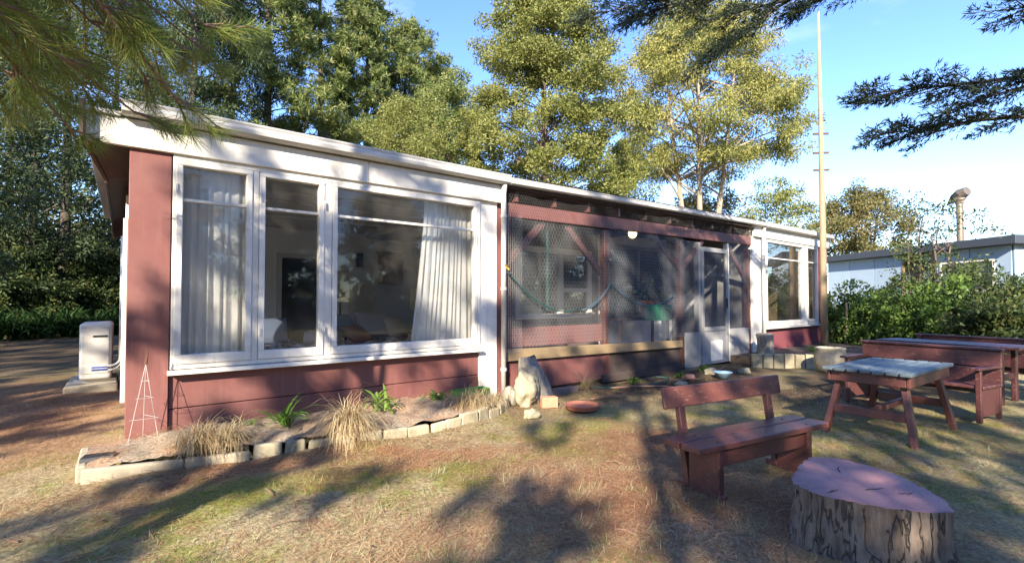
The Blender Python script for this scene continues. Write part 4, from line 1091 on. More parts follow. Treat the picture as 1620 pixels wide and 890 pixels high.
# right bed: small stump, edging blocks, pot
rb = thing('bed_edging', (10.3, -0.8, 0), 'low brown edging blocks curving round the bed under the far right window', 'garden edging')
pts = [(10.0, -0.45), (10.35, -0.62), (10.55, -0.95), (10.6, -1.25), (10.45, -1.5)]
P = [Vector((9.85, -0.50, 0)), Vector((10.15, -0.78, 0)), Vector((10.40, -1.08, 0)), Vector((10.60, -1.38, 0)), Vector((10.8, -1.66, 0))]
rr = random.Random(5)
for a, b in zip(P[:-1], P[1:]):
    for u0, u1 in ((0.0, 0.5), (0.5, 1.0)):
        p, q = a + (b - a) * (u0 + 0.02), a + (b - a) * (u1 - 0.02); d = (q - p).normalized(); n_ = Vector((-d.y, d.x, 0)) * 0.05; h = 0.24 + rr.uniform(-0.02, 0.02)
        MB().add([p - n_ + Vector((0, 0, -0.04)), q - n_ + Vector((0, 0, -0.04)), q + n_ + Vector((0, 0, -0.04)), p + n_ + Vector((0, 0, -0.04)), p - n_ + Vector((0, 0, h)), q - n_ + Vector((0, 0, h)), q + n_ + Vector((0, 0, h)), p + n_ + Vector((0, 0, h))],
                 [(0, 3, 2, 1), (4, 5, 6, 7), (0, 1, 5, 4), (1, 2, 6, 5), (2, 3, 7, 6), (3, 0, 4, 7)]).build('edging_block', M['pale_block'], rb, bevel=0.015, seg=2)
sv = [(9.9, -0.42), (10.2, -0.70), (10.45, -1.0), (10.65, -1.3), (10.85, -1.6), (14.9, -1.6), (14.9, -0.02), (9.95, -0.02)]
tag(MB().prism(sv, 'z', 0.0, 0.17).build('side_bed_soil', M['soil']), kind='structure')
tag(MB().lathe([(0.17, -0.03), (0.165, 0.1), (0.16, 0.3), (0.165, 0.44), (0.15, 0.46), (0.02, 0.455)], (10.55, -0.45, 0.16), 16, 0.07, 3).build('log_round', M['grey_log'], smooth=False), 'upright log round in the side bed by the far corner post', 'log')
pt = thing('plant_pot', (10.0, -1.85, 0), 'squat cream stoneware pot beside the far bed edging', 'pot')
MB().lathe([(0.17, 0), (0.235, 0.08), (0.265, 0.20), (0.255, 0.33), (0.225, 0.42), (0.24, 0.44), (0.235, 0.465), (0.205, 0.465), (0.195, 0.42), (0.20, 0.36)], (10.0, -1.85, 0), 32).build('body', M['pot'], pt, smooth=True)
MB().lathe([(0.02, 0.385), (0.205, 0.385), (0.205, 0.395), (0.02, 0.40)], (10.0, -1.85, 0), 20).build('soil', M['soil'], pt)
for k, (x, y) in enumerate(((12.0, -0.8), (12.9, -0.7))):
    strap_plant(x, y, 0.17, 24, 0.24, 70 + k, ('low green weed in the side bed under the far window', 'low green weed at the right end of the side bed')[k], 'shrub', 0.012)

# aerial pole
pole = thing('aerial_pole', (13.95, -0.36, 0), 'tall thin pale pole with rungs rising at the right end of the house', 'pole')
MB().tube([(13.95, -0.36, 0), (13.95, -0.36, 3.0), (13.93, -0.355, 5.9), (13.90, -0.35, 8.7)], [0.088, 0.075, 0.052, 0.03], 12).build('shaft', M['pole'], pole, smooth=True)
for z in (4.62, 5.06, 5.55):
    MB().bar((13.79, -0.23, z), (14.09, -0.47, z + 0.01), 0.045, 0.045).build('rung', M['rust'], pole)
tag(MB().tube([(15.2, -0.45, -0.05), (15.22, -0.45, 1.25)], [0.028, 0.024], 8).build('stake', M['pole']), 'thin wooden stake standing in the shrubs right of the pole', 'stake')

# ------------------------------------------------------------------ benches and tables
bench = thing('garden_bench', (0, 0, 0), 'low red plank bench with a single backrest board in front of the stump', 'bench')
def lb(name, mat, parent, x0, x1, y0, y1, z0, z1, bevel=0.006): return box(name, M[mat], parent, x0, x1, y0, y1, z0, z1, bevel)
for k, (y0, y1) in enumerate(((-0.15, 0.005), (0.022, 0.165))):
    lb('seat_plank', 'red_wood', bench, -0.72, 0.72, y0, y1, 0.325, 0.368)
lb('apron', 'red_wood', bench, -0.50, 0.50, -0.10, -0.06, 0.20, 0.323)
for x in (-0.52, 0.47):
    lb('leg', 'red_wood', bench, x, x + 0.055, -0.13, 0.12, 0.0, 0.323)
    lb('foot', 'red_wood', bench, x + 0.004, x + 0.05, -0.16, 0.22, -0.01, 0.035)
    MB().bar((x + 0.028, 0.14, 0.0), (x + 0.028, 0.235, 0.66), 0.06, 0.045, up=(0, 1, 0)).build('back_post', M['red_wood'], bench, bevel=0.005)
MB().add([(a, b, c_) for (b, c_) in ((0.195, 0.545), (0.222, 0.542), (0.22, 0.69), (0.247, 0.687)) for a in (-0.66, 0.66)], [(0, 2, 3, 1), (4, 5, 7, 6), (0, 1, 5, 4), (2, 6, 7, 3), (0, 4, 6, 2), (1, 3, 7, 5)]).build('backrest', M['red_wood'], bench, bevel=0.006)
for x in (-0.49, 0.50):
    for y, z in ((-0.10, 0.368), (0.09, 0.368)): MB().lathe([(0.009, -0.002), (0.009, 0.003), (0.004, 0.005)], (x, y, z), 8).build('bolt', M['rust'], bench)
bench.location = (3.625, -3.53, 0.0); bench.rotation_euler = (0, 0, R(-9.5)); WL[bench.name] = Vector((0, 0, 0))

table = thing('garden_table', (0, 0, 0), 'square table with weathered blue green plank top and red splayed legs', 'table')
np_ = 7
for k in range(np_):
    y0 = -0.36 + k * 0.72 / np_
    lb('top_plank', 'table_top', table, -0.66 + random.uniform(-.012, .012), 0.66 + random.uniform(-.012, .012), y0 + 0.007, y0 + 0.72 / np_ - 0.007, 0.632, 0.664 + random.uniform(-.003, .003), 0.006)
for y in (-0.33, 0.30): lb('apron', 'red_wood', table, -0.60, 0.60, y, y + 0.03, 0.53, 0.63)
for x in (-0.60, 0.57): lb('apron', 'red_wood', table, x, x + 0.03, -0.298, 0.298, 0.53, 0.63)
for sx in (-1, 1):
    for sy in (-1, 1):
        MB().bar((sx * 0.47, sy * 0.24, 0.632), (sx * 0.60, sy * 0.36, -0.01), 0.085, 0.05, up=(0, 1, 0)).build('leg', M['red_wood'], table, bevel=0.005)
    lb('stretcher', 'red_wood', table, sx * 0.56 - 0.02, sx * 0.56 + 0.02, -0.29, 0.29, 0.22, 0.30)
lb('stretcher', 'red_wood', table, -0.54, 0.54, -0.02, 0.02, 0.235, 0.295)
for x in (-0.50, 0.50):
    for k in range(np_): MB().lathe([(0.008, -0.002), (0.008, 0.003), (0.004, 0.004)], (x, -0.36 + (k + 0.5) * 0.72 / np_, 0.665), 8).build('bolt', M['rust'], table)
table.location = (6.06, -3.73, 0.0); table.rotation_euler = (0, 0, R(-2)); WL[table.name] = Vector((0, 0, 0))

def settle(label, loc, rz):
    b = thing('settle_bench', (0, 0, 0), label, 'bench', 'high backed benches around the long table')
    L = 0.70
    lb('back_board', 'dark_red_wood', b, -L, L, 0.0, 0.03, 0.56, 0.745); lb('back_board', 'dark_red_wood', b, -L, L, 0.0, 0.03, 0.36, 0.545)
    lb('cap', 'dark_red_wood', b, -L - 0.02, L + 0.02, -0.02, 0.06, 0.746, 0.775)
    for y0 in (0.06, 0.20, 0.34): lb('seat_plank', 'dark_red_wood', b, -L, L, y0, y0 + 0.13, 0.36, 0.392)
    lb('seat_rail', 'dark_red_wood', b, -L + 0.05, L - 0.05, 0.08, 0.11, 0.27, 0.358)
    for x in (-L + 0.02, L - 0.07):
        lb('leg', 'dark_red_wood', b, x, x + 0.05, -0.035, -0.002, 0.0, 0.745); lb('leg', 'dark_red_wood', b, x, x + 0.05, 0.44, 0.485, 0.0, 0.56)
        lb('side_panel', 'dark_red_wood', b, x + 0.01, x + 0.04, 0.0, 0.43, 0.06, 0.36)
        lb('armrest', 'dark_red_wood', b, x - 0.02, x + 0.07, 0.035, 0.56, 0.562, 0.592)
    b.location = loc; b.rotation_euler = (0, 0, rz); WL[b.name] = Vector((0, 0, 0)); return b
# back faces the viewer; local +y points away from the viewer
settle('dark red high backed bench with its back turned, right behind the square table', (7.77, -3.66, 0), math.atan2(-1.33, -0.25) + math.pi)
lt = thing('long_table', (0, 0, 0), 'long dark red table between the two high backed benches', 'table')
for k in range(4): lb('top_plank', 'dark_red_wood', lt, -0.78, 0.78, -0.30 + k * 0.15, -0.30 + k * 0.15 + 0.142, 0.70, 0.735, 0.005)
for x in (-0.6, 0.55):
    lb('leg', 'dark_red_wood', lt, x, x + 0.05, -0.25, -0.17, 0, 0.70); lb('leg', 'dark_red_wood', lt, x, x + 0.05, 0.17, 0.25, 0, 0.70); lb('stretcher', 'dark_red_wood', lt, x + 0.01, x + 0.04, -0.17, 0.17, 0.3, 0.38)
lt.location = (8.95, -3.68, 0); lt.rotation_euler = (0, 0, math.atan2(-1.33, -0.25) + math.pi); WL[lt.name] = Vector((0, 0, 0))
settle('dark red high backed bench on the far side of the long table', (9.95, -3.75, 0), math.atan2(-1.33, -0.25))

# ------------------------------------------------------------------ foreground stump
stump = thing('tree_stump', (3.20, -4.33, 0), 'big foreground tree stump with purple painted top and furrowed bark', 'stump')
out = [(2.915, -4.10), (3.12, -4.02), (3.30, -3.98), (3.50, -3.95), (3.585, -4.06), (3.60, -4.22), (3.55, -4.38), (3.44, -4.52), (3.28, -4.66), (3.13, -4.735), (3.03, -4.68), (2.95, -4.55), (2.885, -4.42), (2.855, -4.28), (2.865, -4.18)]
C0 = Vector((3.22, -4.34, 0))
nn = 180; ring = []
import bisect
lens = [0]
for a, b in zip(out, out[1:] + out[:1]): lens.append(lens[-1] + math.dist(a, b))
from mathutils import noise as mn
def outline(u):
    s_ = u * lens[-1]; k = min(bisect.bisect_right(lens, s_) - 1, len(out) - 1); a, b = out[k], out[(k + 1) % len(out)]
    f_ = (s_ - lens[k]) / (lens[k + 1] - lens[k]); return Vector((a[0] + (b[0] - a[0]) * f_, a[1] + (b[1] - a[1]) * f_, 0))
base_ring = [outline(k / nn) for k in range(nn)]
for _ in range(6): base_ring = [(base_ring[k - 1] + base_ring[k] * 2 + base_ring[(k + 1) % nn]) / 4 for k in range(nn)]
nr = 26; pts = []
for j in range(nr + 1):
    z = 0.335 * (j / nr) - 0.03
    for k in range(nn):
        p = base_ring[k]; d = (p - C0); rad = d.length; d.normalize()
        a = math.atan2(d.y, d.x)
        q = Vector((math.cos(a) * 4.2, math.sin(a) * 4.2, z * 1.3))
        w = mn.noise(q * 1.0 + Vector((0, 0, 3))) * 0.25
        ridge = abs(mn.noise(Vector((math.cos(a) * 5.2 + w, math.sin(a) * 5.2 + w, z * 1.5)) + Vector((5, 2, 1))))
        crack = -0.016 * max(0, 1 - ridge / 0.13) ** 0.7
        fl = 0.05 * (1 - j / nr) ** 2 - 0.01 * math.sin(j / nr * 3.14)
        lumpy = 0.02 * mn.noise(Vector((math.cos(a) * 3, math.sin(a) * 3, z * 4)))
        fine = 0.008 * mn.noise(Vector((math.cos(a) * 30, math.sin(a) * 30, z * 22)))
        pts.append(C0 + d * (rad + crack + fl + lumpy + fine) + Vector((0, 0, z)))
fs = [(j * nn + k, j * nn + (k + 1) % nn, (j + 1) * nn + (k + 1) % nn, (j + 1) * nn + k) for j in range(nr) for k in range(nn)]
MB().add(pts, fs).build('bark', M['stump_bark'], stump, smooth=True)
topr = pts[nr * nn:]
tp_pts = []; rings = [1.0, 0.985, 0.9, 0.75, 0.55, 0.35, 0.15]
for q_, s_ in enumerate(rings):
    for k in range(nn):
        p = C0 + (topr[k] - C0) * s_; x, y = p.x, p.y
        h = 0.305 + 0.012 * mn.noise(Vector((x * 6, y * 6, 0))) + 0.005 * mn.noise(Vector((x * 22, y * 22, 2)))
        if q_ == 0: h = topr[k].z - 0.001
        tp_pts.append((x, y, h))
fs = [(j * nn + k, j * nn + (k + 1) % nn, (j + 1) * nn + (k + 1) % nn, (j + 1) * nn + k) for j in range(len(rings) - 1) for k in range(nn)]
fs.append(tuple(range((len(rings) - 1) * nn, len(rings) * nn)))
MB().add(tp_pts, fs).build('cut_top', M['stump_top'], stump, smooth=True)
for (xa, ya, xb, yb, w0) in ((3.10, -4.37, 3.22, -4.43, 0.007), (3.19, -4.50, 3.27, -4.545, 0.005), (3.30, -4.20, 3.44, -4.14, 0.004), (3.02, -4.28, 2.93, -4.26, 0.004)):
    q = [Vector((xa + (xb - xa) * k / 6 + random.uniform(-.004, .004), ya + (yb - ya) * k / 6 + random.uniform(-.004, .004), 0)) for k in range(7)]
    nrm = Vector((-(yb - ya), xb - xa, 0)).normalized(); mm_ = MB(); vs = []
    for k, p in enumerate(q):
        w = w0 * (1 - (abs(k - 3) / 3) ** 2) + 0.0006
        for sg in (-1, 1):
            z = 0.305 + 0.012 * mn.noise(Vector((p.x * 6, p.y * 6, 0))) + 0.005 * mn.noise(Vector((p.x * 22, p.y * 22, 2))) + 0.0025
            vs.append(p + nrm * sg * w + Vector((0, 0, z)))
    mm_.add(vs, [(2 * k, 2 * k + 1, 2 * k + 3, 2 * k + 2) for k in range(6)]).build('crack', M['int_dark'], stump)

# ------------------------------------------------------------------ neighbouring building
M['old_steel'] = plain('weathered_flue_steel', (0.22, 0.18, 0.14), 0.5, 0.5, 0.5, 8)
nb = thing('neighbour_building', (0, 0, 0), 'pale blue flat roofed building with dark fascia beyond the shrubs', 'building')
M['nb_blue'] = paint('pale_blue_cladding', (0.33, 0.43, 0.54), (0.22, 0.30, 0.40), 0.55, 0.4, 0.8)
M['nb_roof'] = plain('dark_slate_fascia', (0.045, 0.055, 0.075), 0.6)
LN = 6.95
for k in range(6):
    x0 = k * LN / 6
    if k in (3,): MB().box(x0 + 0.005, x0 + LN / 6 - 0.02, -0.03, 0.0, 0.0, 0.7).build('wall_panel', M['nb_blue'], nb)
    else: MB().box(x0 + 0.005, x0 + LN / 6 - 0.02, -0.03, 0.0, 0.0, 2.92).build('wall_panel', M['nb_blue'], nb)
MB().box(0, LN, 0.001, 5.0, 0.0, 2.915).build('core_wall', M['nb_roof'], nb)
for k in range(4): MB().box(LN, LN + 0.03, 0.02 + k * 1.24, 1.24 + k * 1.24, 0.0, 2.92).build('wall_panel', M['nb_blue'], nb)
wx0, wx1 = 3 * LN / 6, 4 * LN / 6
nw = MB().box(wx0, wx0 + 0.08, -0.05, 0.0, 0.7, 2.9).box(wx1 - 0.08, wx1, -0.05, 0.0, 0.7, 2.9).box(wx0 + 0.08, wx1 - 0.08, -0.05, 0.0, 0.7, 0.78).box(wx0 + 0.08, wx1 - 0.08, -0.05, 0.0, 2.82, 2.9).build('window', M['tan_wood'], nb)
MB().box(wx0 + 0.08, wx1 - 0.08, -0.02, -0.012, 0.78, 2.82).build('pane', M['glass_side'], nw)
nw = MB().box(4.85, 6.5, -0.055, -0.031, 1.6, 1.66).box(4.85, 6.5, -0.055, -0.031, 2.5, 2.56).box(4.85, 4.91, -0.055, -0.031, 1.66, 2.5).box(6.44, 6.5, -0.055, -0.031, 1.66, 2.5).build('window', M['white'], nb)
MB().box(4.91, 6.44, -0.045, -0.04, 1.66, 2.5).build('pane', M['glass_side'], nw)
rf = MB().box(-0.25, LN + 0.30, -0.30, 5.2, 2.93, 3.18).build('roof', M['nb_roof'], nb, bevel=0.01)
fl = MB().lathe([(0.10, 3.1), (0.10, 4.35), (0.13, 4.36), (0.13, 4.45), (0.10, 4.46), (0.10, 4.75)], (4.15, 1.6, 0), 16).build('flue', M['old_steel'], nb, smooth=False)
MB().tube([(4.15, 1.6, 4.70), (4.13, 1.6, 4.88), (4.22, 1.6, 5.05), (4.42, 1.6, 5.10)], [0.12, 0.19, 0.20, 0.15], 12).build('cowl', M['old_steel'], nb)
MB().add([(3.70, 1.58, 4.72), (4.1, 1.58, 4.80), (4.1, 1.58, 5.22), (3.86, 1.58, 5.05), (3.70, 1.62, 4.72), (4.1, 1.62, 4.80), (4.1, 1.62, 5.22), (3.86, 1.62, 5.05)], [(0, 3, 2, 1), (4, 5, 6, 7), (0, 1, 5, 4), (1, 2, 6, 5), (2, 3, 7, 6), (3, 0, 4, 7)]).build('wind_vane', M['old_steel'], nb)
nb.location = (23.8, 2.93, 0); nb.rotation_euler = (0, 0, R(-120.5)); WL[nb.name] = Vector((0, 0, 0))

# ------------------------------------------------------------------ trees
def crown_points(r, boughs, sub, spread, flat=0.55):
    """sub clump centres around each bough tip"""
    out_ = []
    for b in boughs:
        k = r.normal(size=(sub, 3)) * [spread, spread, spread * flat]
        out_.append(b + k)
    return np.concatenate(out_)
def tree(name, base, height, h0, radius, label, cat='tree', group=None, style='broad', leaf='olive', bark='bark', boughs=45, sub=8, leaves=150, lsize=(0.16, 0.07), clump=0.55,
         spread=0.7, seed=1, prof=None, trunk_r=0.25, lean=(0, 0), trunks=1, branch_r=0.05, out_bias=0.5, droop=0.0, flat=0.55, inner=0.3):
    r = np.random.default_rng(seed); bx_, by_ = base
    root = thing(name, (bx_, by_, 0), label, cat, group)
    prof = prof or (lambda t: math.sin(math.pi * min(1, 0.18 + 0.82 * t) ** 0.9) ** 0.6 if t < 1 else 0)
    tips = []; ang = r.uniform(0, 6.28)
    for k in range(boughs):
        t = (k + r.uniform(0, 1)) / boughs
        ang += 2.399963 + r.normal(0, 0.25)
        rad = radius * prof(t) * (inner + (1 - inner) * r.uniform(0, 1) ** out_bias) * r.uniform(0.82, 1.12)
        z = h0 + (height - h0) * t
        tips.append((bx_ + lean[0] * z / height + rad * math.cos(ang), by_ + lean[1] * z / height + rad * math.sin(ang), z + r.normal(0, 0.25)))
    tips = np.array(tips)
    # trunk(s) and limbs
    m = MB(); ts = []
    for q in range(trunks):
        sx, sy = (0.34 * radius * math.cos(q * 6.283 / trunks + seed) * r.uniform(0.7, 1.2), 0.34 * radius * math.sin(q * 6.283 / trunks + seed) * r.uniform(0.7, 1.2)) if trunks > 1 else (0, 0)
        hp_ = height * (0.93 if trunks == 1 else r.uniform(0.75, 0.9)); pts_ = []
        for i_ in range(9):
            t = i_ / 8; wob = 0.12 * math.sin(i_ * 1.3 + seed + q * 2) * t
            pts_.append(Vector((bx_ + lean[0] * t + sx * t ** 0.8 + wob, by_ + lean[1] * t + sy * t ** 0.8 + wob * 0.7, -0.1 + hp_ * t)))
        m.tube(pts_, [trunk_r * (1.25 if i_ == 0 else 1) * (1 - 0.9 * (i_ / 8) ** 1.1) + 0.012 for i_ in range(9)], 10)
        ts.append(pts_)
    m.build('trunk', M[bark], root, smooth=True)
    m = MB()
    for k, tp_ in enumerate(tips):
        tr_ = ts[k % len(ts)]; tip = Vector(tp_)
        zz = max(h0 * 0.75, tip.z - (0.25 + 0.35 * r.random()) * (Vector((tip.x - bx_, tip.y - by_, 0)).length + 0.4))
        tt = min(max(zz / (tr_[-1].z), 0), 0.98) * 8; i_ = int(tt); f_ = tt - i_
        st_ = tr_[i_] * (1 - f_) + tr_[min(i_ + 1, 8)] * f_
        mid_ = (st_ + tip) / 2 + Vector((0, 0, 0.12 * (tip - st_).length))
        L_ = (tip - st_).length; rr_ = min(branch_r * (0.4 + 0.14 * L_), trunk_r * 0.5)
        m.tube(bez(st_, mid_, tip, 6), [rr_, rr_ * 0.85, rr_ * 0.7, rr_ * 0.5, rr_ * 0.35, rr_ * 0.15], 6, cap=False)
    m.build('branches', M[bark], root, smooth=True)
    C = crown_points(r, tips, sub, spread, flat)
    nC = len(C)
    if style == 'pine':
        # each clump: tufts of needles pointing up and outward
        tuft = C[:, None, :] + r.normal(size=(nC, leaves // 12, 3)) * [clump, clump, clump * 0.6]
        tuft = tuft.reshape(-1, 3); nt = len(tuft); nn_ = 12
        ax = unit(rand_dirs(r, nt) + [0, 0, 0.6])
        D = unit(np.repeat(ax, nn_, 0) * 0.6 + rand_dirs(r, nt * nn_)); Cc = np.repeat(tuft, nn_, 0)
        L = r.uniform(0.6, 1.1, len(Cc)) * lsize[0]; W = np.full(len(Cc), lsize[1])
        V, F = leaf_quads(Cc, D, side_of(r, D), L, W, 0.5)
    else:
        off = rand_dirs(r, nC * leaves) * (r.uniform(0, 1, (nC * leaves, 1)) ** 0.45) * clump * [1, 1, 0.75]
        Cc = np.repeat(C, leaves, 0) + off
        D = unit(rand_dirs(r, len(Cc)) + unit(off) * 0.7 + [0, 0, -droop])
        s_ = r.uniform(0.65, 1.2, len(Cc))
        V, F = leaf_quads(Cc, D, side_of(r, D), lsize[0] * s_, lsize[1] * s_)
    np_obj('crown', V, F, M[leaf], root)
    return root
cone = lambda t: (1 - t) ** 0.75 * (0.35 + 0.65 * min(1, t * 5))
column = lambda t: min(1, 0.55 + t * 2.2) * (1 - t ** 3.0) ** 0.6
dome = lambda t: math.sqrt(max(0, 1 - (max(t, 0.0) * 1.0) ** 2.2)) * min(1, 0.5 + 1.6 * t)

PG = 'tall pines behind the house'
pines = [((5.4, 21.0), 21, 4.0, 3.4, 'tall pine rising out of frame behind the near end of the roof'),
         ((8.4, 22.5), 22, 5.5, 3.3, 'tall pine with a bare lower trunk left of the sky gap, behind the big pane'),
         ((11.2, 22.8), 19.0, 6.5, 3.0, 'pine with open lower trunk second from the right in the row behind the house'),
         ((14.4, 24.5), 19.5, 5.0, 2.9, 'pine with pointed crown right of the cloudy sky gap'),
         ((16.6, 24.2), 17.6, 5.0, 2.3, 'shortest pointed pine at the right end of the pine row')]
for k, (b, h, h0, rad, lab) in enumerate(pines):
    tree('pine_tree', b, h, h0, rad, lab, 'tree', PG, 'pine', 'pine', 'bark', boughs=56, sub=6, leaves=180, lsize=(0.33, 0.052), clump=0.26, spread=0.36, flat=0.75, seed=20 + k, prof=column, trunk_r=0.30, out_bias=0.5, inner=0.25)
tree('cypress_tree', (2.1, 18.3), 17, 3.5, 2.2, 'dark drooping cypress above the left end of the roof', 'tree', 'dark conifers on the left', 'broad', 'cypress', 'dark_bark', boughs=46, sub=7, leaves=110, lsize=(0.24, 0.05), clump=0.5, spread=0.5, seed=31, prof=column, droop=0.9, trunk_r=0.25)
tree('cypress_tree', (3.9, 21.2), 19, 3.0, 2.0, 'dark drooping cypress between the left pine and the roof end', 'tree', 'dark conifers on the left', 'broad', 'cypress', 'dark_bark', boughs=40, sub=7, leaves=110, lsize=(0.24, 0.05), clump=0.5, spread=0.5, seed=32, prof=column, droop=0.9, trunk_r=0.25)
LC = [((-2.8, 21.0), 13, 1.6, 2.6, 'dark spreading conifer at the left edge behind the green clumps'), ((-1.9, 21.5), 16, 1.5, 3.0, 'dark conifer left of the eave with sky showing through'),
      ((-0.4, 28.2), 19, 2.0, 3.6, 'farther conifer seen just left of the eave'), ((-4.4, 13.4), 11, 1.4, 2.2, 'conifer mostly cut by the left edge of the picture'), ((-4.2, 27), 17, 1.5, 4.0, 'far conifer filling the gap at the left edge')]
for k, (b, h, h0, rad, lab) in enumerate(LC):
    tree('conifer_tree', b, h, h0, rad, lab, 'tree', 'dark conifers on the left', 'broad', 'cypress' if k != 2 else 'pine', 'dark_bark', boughs=44, sub=6, leaves=90, lsize=(0.22, 0.06), clump=0.5, spread=0.55, seed=40 + k, prof=column, trunk_r=0.22, flat=0.35)
tree('bushy_tree', (9.4, 14.2), 9.9, 2.0, 1.9, 'rounded olive tree just above the roof in front of the pines', 'tree', None, 'broad', 'olive', 'bark', boughs=40, sub=7, leaves=170, lsize=(0.10, 0.048), clump=0.40, spread=0.4, seed=51, prof=dome, trunk_r=0.14)
tree('bushy_tree', (13.3, 17.0), 13.2, 2.0, 2.1, 'narrow darker green tree between the rounded olive tree and the big tree', 'tree', None, 'broad', 'pine', 'bark', boughs=52, sub=7, leaves=120, lsize=(0.14, 0.065), clump=0.42, spread=0.4, seed=52, prof=column, trunk_r=0.14)
tree('broadleaf_tree', (15.5, 11.9), 15.8, 3.0, 4.4, 'great olive green tree with billowing crown behind the middle of the roof', 'tree', None, 'broad', 'olive', 'bark', boughs=130, sub=8, leaves=190, lsize=(0.138, 0.066), clump=0.46, spread=0.46, seed=53,
     prof=lambda t: min(1, 0.70 + 1.5 * t) * (1 - max(0, t - 0.3) ** 2.0 * 1.55) if t < 0.98 else 0.15, trunk_r=0.3, out_bias=0.45, inner=0.2)
tree('gum_tree', (24.6, 9.4), 17.2, 8.2, 5.7, 'tall gum tree with several pale trunks and a loose golden green crown', 'tree', None, 'broad', 'gum', 'pale_bark', boughs=88, sub=7, leaves=180, lsize=(0.195, 0.054), clump=0.55, spread=0.6, seed=54,
     prof=lambda t: min(1, 0.70 + 1.1 * t) * (1 - max(0, t - 0.3) ** 1.6 * 1.35) if t < 0.95 else 0.2, trunk_r=0.20, trunks=4, droop=0.8, out_bias=0.45, branch_r=0.06, inner=0.3)
BG = 'small trees on the skyline at right'
tree('skyline_tree', (33.5, 14.5), 9.2, 3.0, 3.2, 'low green skyline tree below the gum trunks', 'tree', BG, 'broad', 'acacia', 'pale_bark', boughs=34, sub=6, leaves=62, lsize=(0.25, 0.11), clump=0.6, spread=0.6, seed=61, prof=dome, trunk_r=0.18)
tree('skyline_tree', (41.6, 12.8), 10.3, 3.0, 3.0, 'rounded green skyline tree left of the pole', 'tree', BG, 'broad', 'olive', 'pale_bark', boughs=34, sub=6, leaves=62, lsize=(0.25, 0.11), clump=0.6, spread=0.6, seed=62, prof=dome, trunk_r=0.18)
tree('skyline_tree', (49.2, 9.3), 10.5, 5.2, 4.2, 'bronze umbrella shaped skyline tree right of the pole', 'tree', BG, 'broad', 'acacia', 'pale_bark', boughs=44, sub=6, leaves=85, lsize=(0.26, 0.1), clump=0.6, spread=0.6, seed=63, prof=dome, trunk_r=0.16, trunks=4, inner=0.2)
tree('skyline_tree', (48.0, 14.5), 7.4, 1.5, 3.0, 'pale green skyline tree right behind the pole base', 'tree', BG, 'broad', 'gum', 'pale_bark', boughs=30, sub=6, leaves=62, lsize=(0.27, 0.11), clump=0.6, spread=0.6, seed=64, prof=dome, trunk_r=0.16)
tree('skyline_tree', (52.0, 20), 8.5, 1.5, 4.5, 'olive skyline tree over the far end of the roof', 'tree', BG, 'broad', 'olive', 'pale_bark', boughs=34, sub=6, leaves=62, lsize=(0.29, 0.12), clump=0.7, spread=0.7, seed=65, prof=dome, trunk_r=0.16)
tree('skyline_tree', (30.5, 20.5), 12.0, 2.5, 3.4, 'dark skyline tree between the big tree and the gum', 'tree', BG, 'broad', 'shrub_dark', 'bark', boughs=36, sub=6, leaves=62, lsize=(0.25, 0.11), clump=0.6, spread=0.6, seed=66, prof=dome, trunk_r=0.18)

# shrubs on the right
SG = 'shrubs in front of the blue building'
SH = [((15.9, 0.6), 1.25, 0.75, 'shrub', 'bright green shrub right beside the pole base'), ((16.9, -0.3), 1.30, 0.85, 'shrub', 'bright leafy shrub behind the thin stake'), ((17.1, -1.2), 1.55, 0.9, 'shrub_dark', 'darker shrub below the brown window of the blue building'),
      ((16.4, -1.9), 1.45, 0.8, 'shrub', 'mid green shrub behind the long table'), ((17.2, -2.6), 1.75, 1.0, 'shrub_dark', 'tall dark shrub at the corner of the blue building'), ((15.4, -2.7), 1.35, 0.8, 'shrub', 'sunlit shrub behind the far bench'),
      ((15.8, -3.6), 1.65, 1.0, 'shrub_dark', 'dark shrub at the right edge of the picture'), ((14.0, -3.5), 1.25, 0.8, 'shrub_dark', 'low dark shrub behind the right end of the far bench'), ((18.4, 1.6), 1.4, 0.9, 'shrub_dark', 'dark shrub against the left end of the blue building'),
      ((15.5, -1.0), 0.85, 0.7, 'shrub', 'low bright shrub in front of the darker ones')]
for k, (b, h, rad, lf, lab) in enumerate(SH):
    tree('shrub', b, h, 0.1, rad, lab, 'shrub', SG, 'broad', lf, 'bark', boughs=26 + 3 * (k % 4), sub=4, leaves=64, lsize=(0.085 + 0.02 * (k % 3), 0.045 + 0.01 * (k % 2)), clump=0.20, spread=0.26, seed=80 + k, prof=dome, trunk_r=0.035, branch_r=0.02, trunks=3)
tree('leggy_shrub', (18.5, -1.75), 3.9, 1.6, 0.9, 'leggy dark shrub standing up in front of the blue building below the flue', 'shrub', None, 'broad', 'shrub_dark', 'bark', boughs=16, sub=4, leaves=34, lsize=(0.10, 0.05), clump=0.26, spread=0.26, seed=95, prof=dome, trunk_r=0.05, trunks=3, branch_r=0.03)
tree('leggy_shrub', (18.7, -1.2), 4.4, 2.2, 0.7, 'thin bare topped shrub left of the leggy one', 'shrub', None, 'broad', 'shrub_dark', 'bark', boughs=12, sub=2, leaves=14, lsize=(0.10, 0.05), clump=0.25, spread=0.2, seed=96, prof=column, trunk_r=0.03, trunks=3, branch_r=0.02)

# strap-leaf clumps on the left
for k, (x, y, lab) in enumerate(((-3.3, 17.6, 'dark strappy clump at the left picture edge'), (-2.7, 18.0, 'green strappy clump second from the left edge'), (-2.05, 18.0, 'green strappy clump third from the left edge'), (-1.5, 18.4, 'green strappy clump left of the heat pump top'), (-0.8, 18.6, 'green strappy clump nearest the house wall'), (-0.2, 19.0, 'strappy clump half hidden by the house wall'))):
    strap_plant(x, y, 0.0, 170, 1.55, 100 + k, lab, 'strap', 0.025, 'strappy clumps under the conifers', 'strappy_plant', 'plant', 0.32)

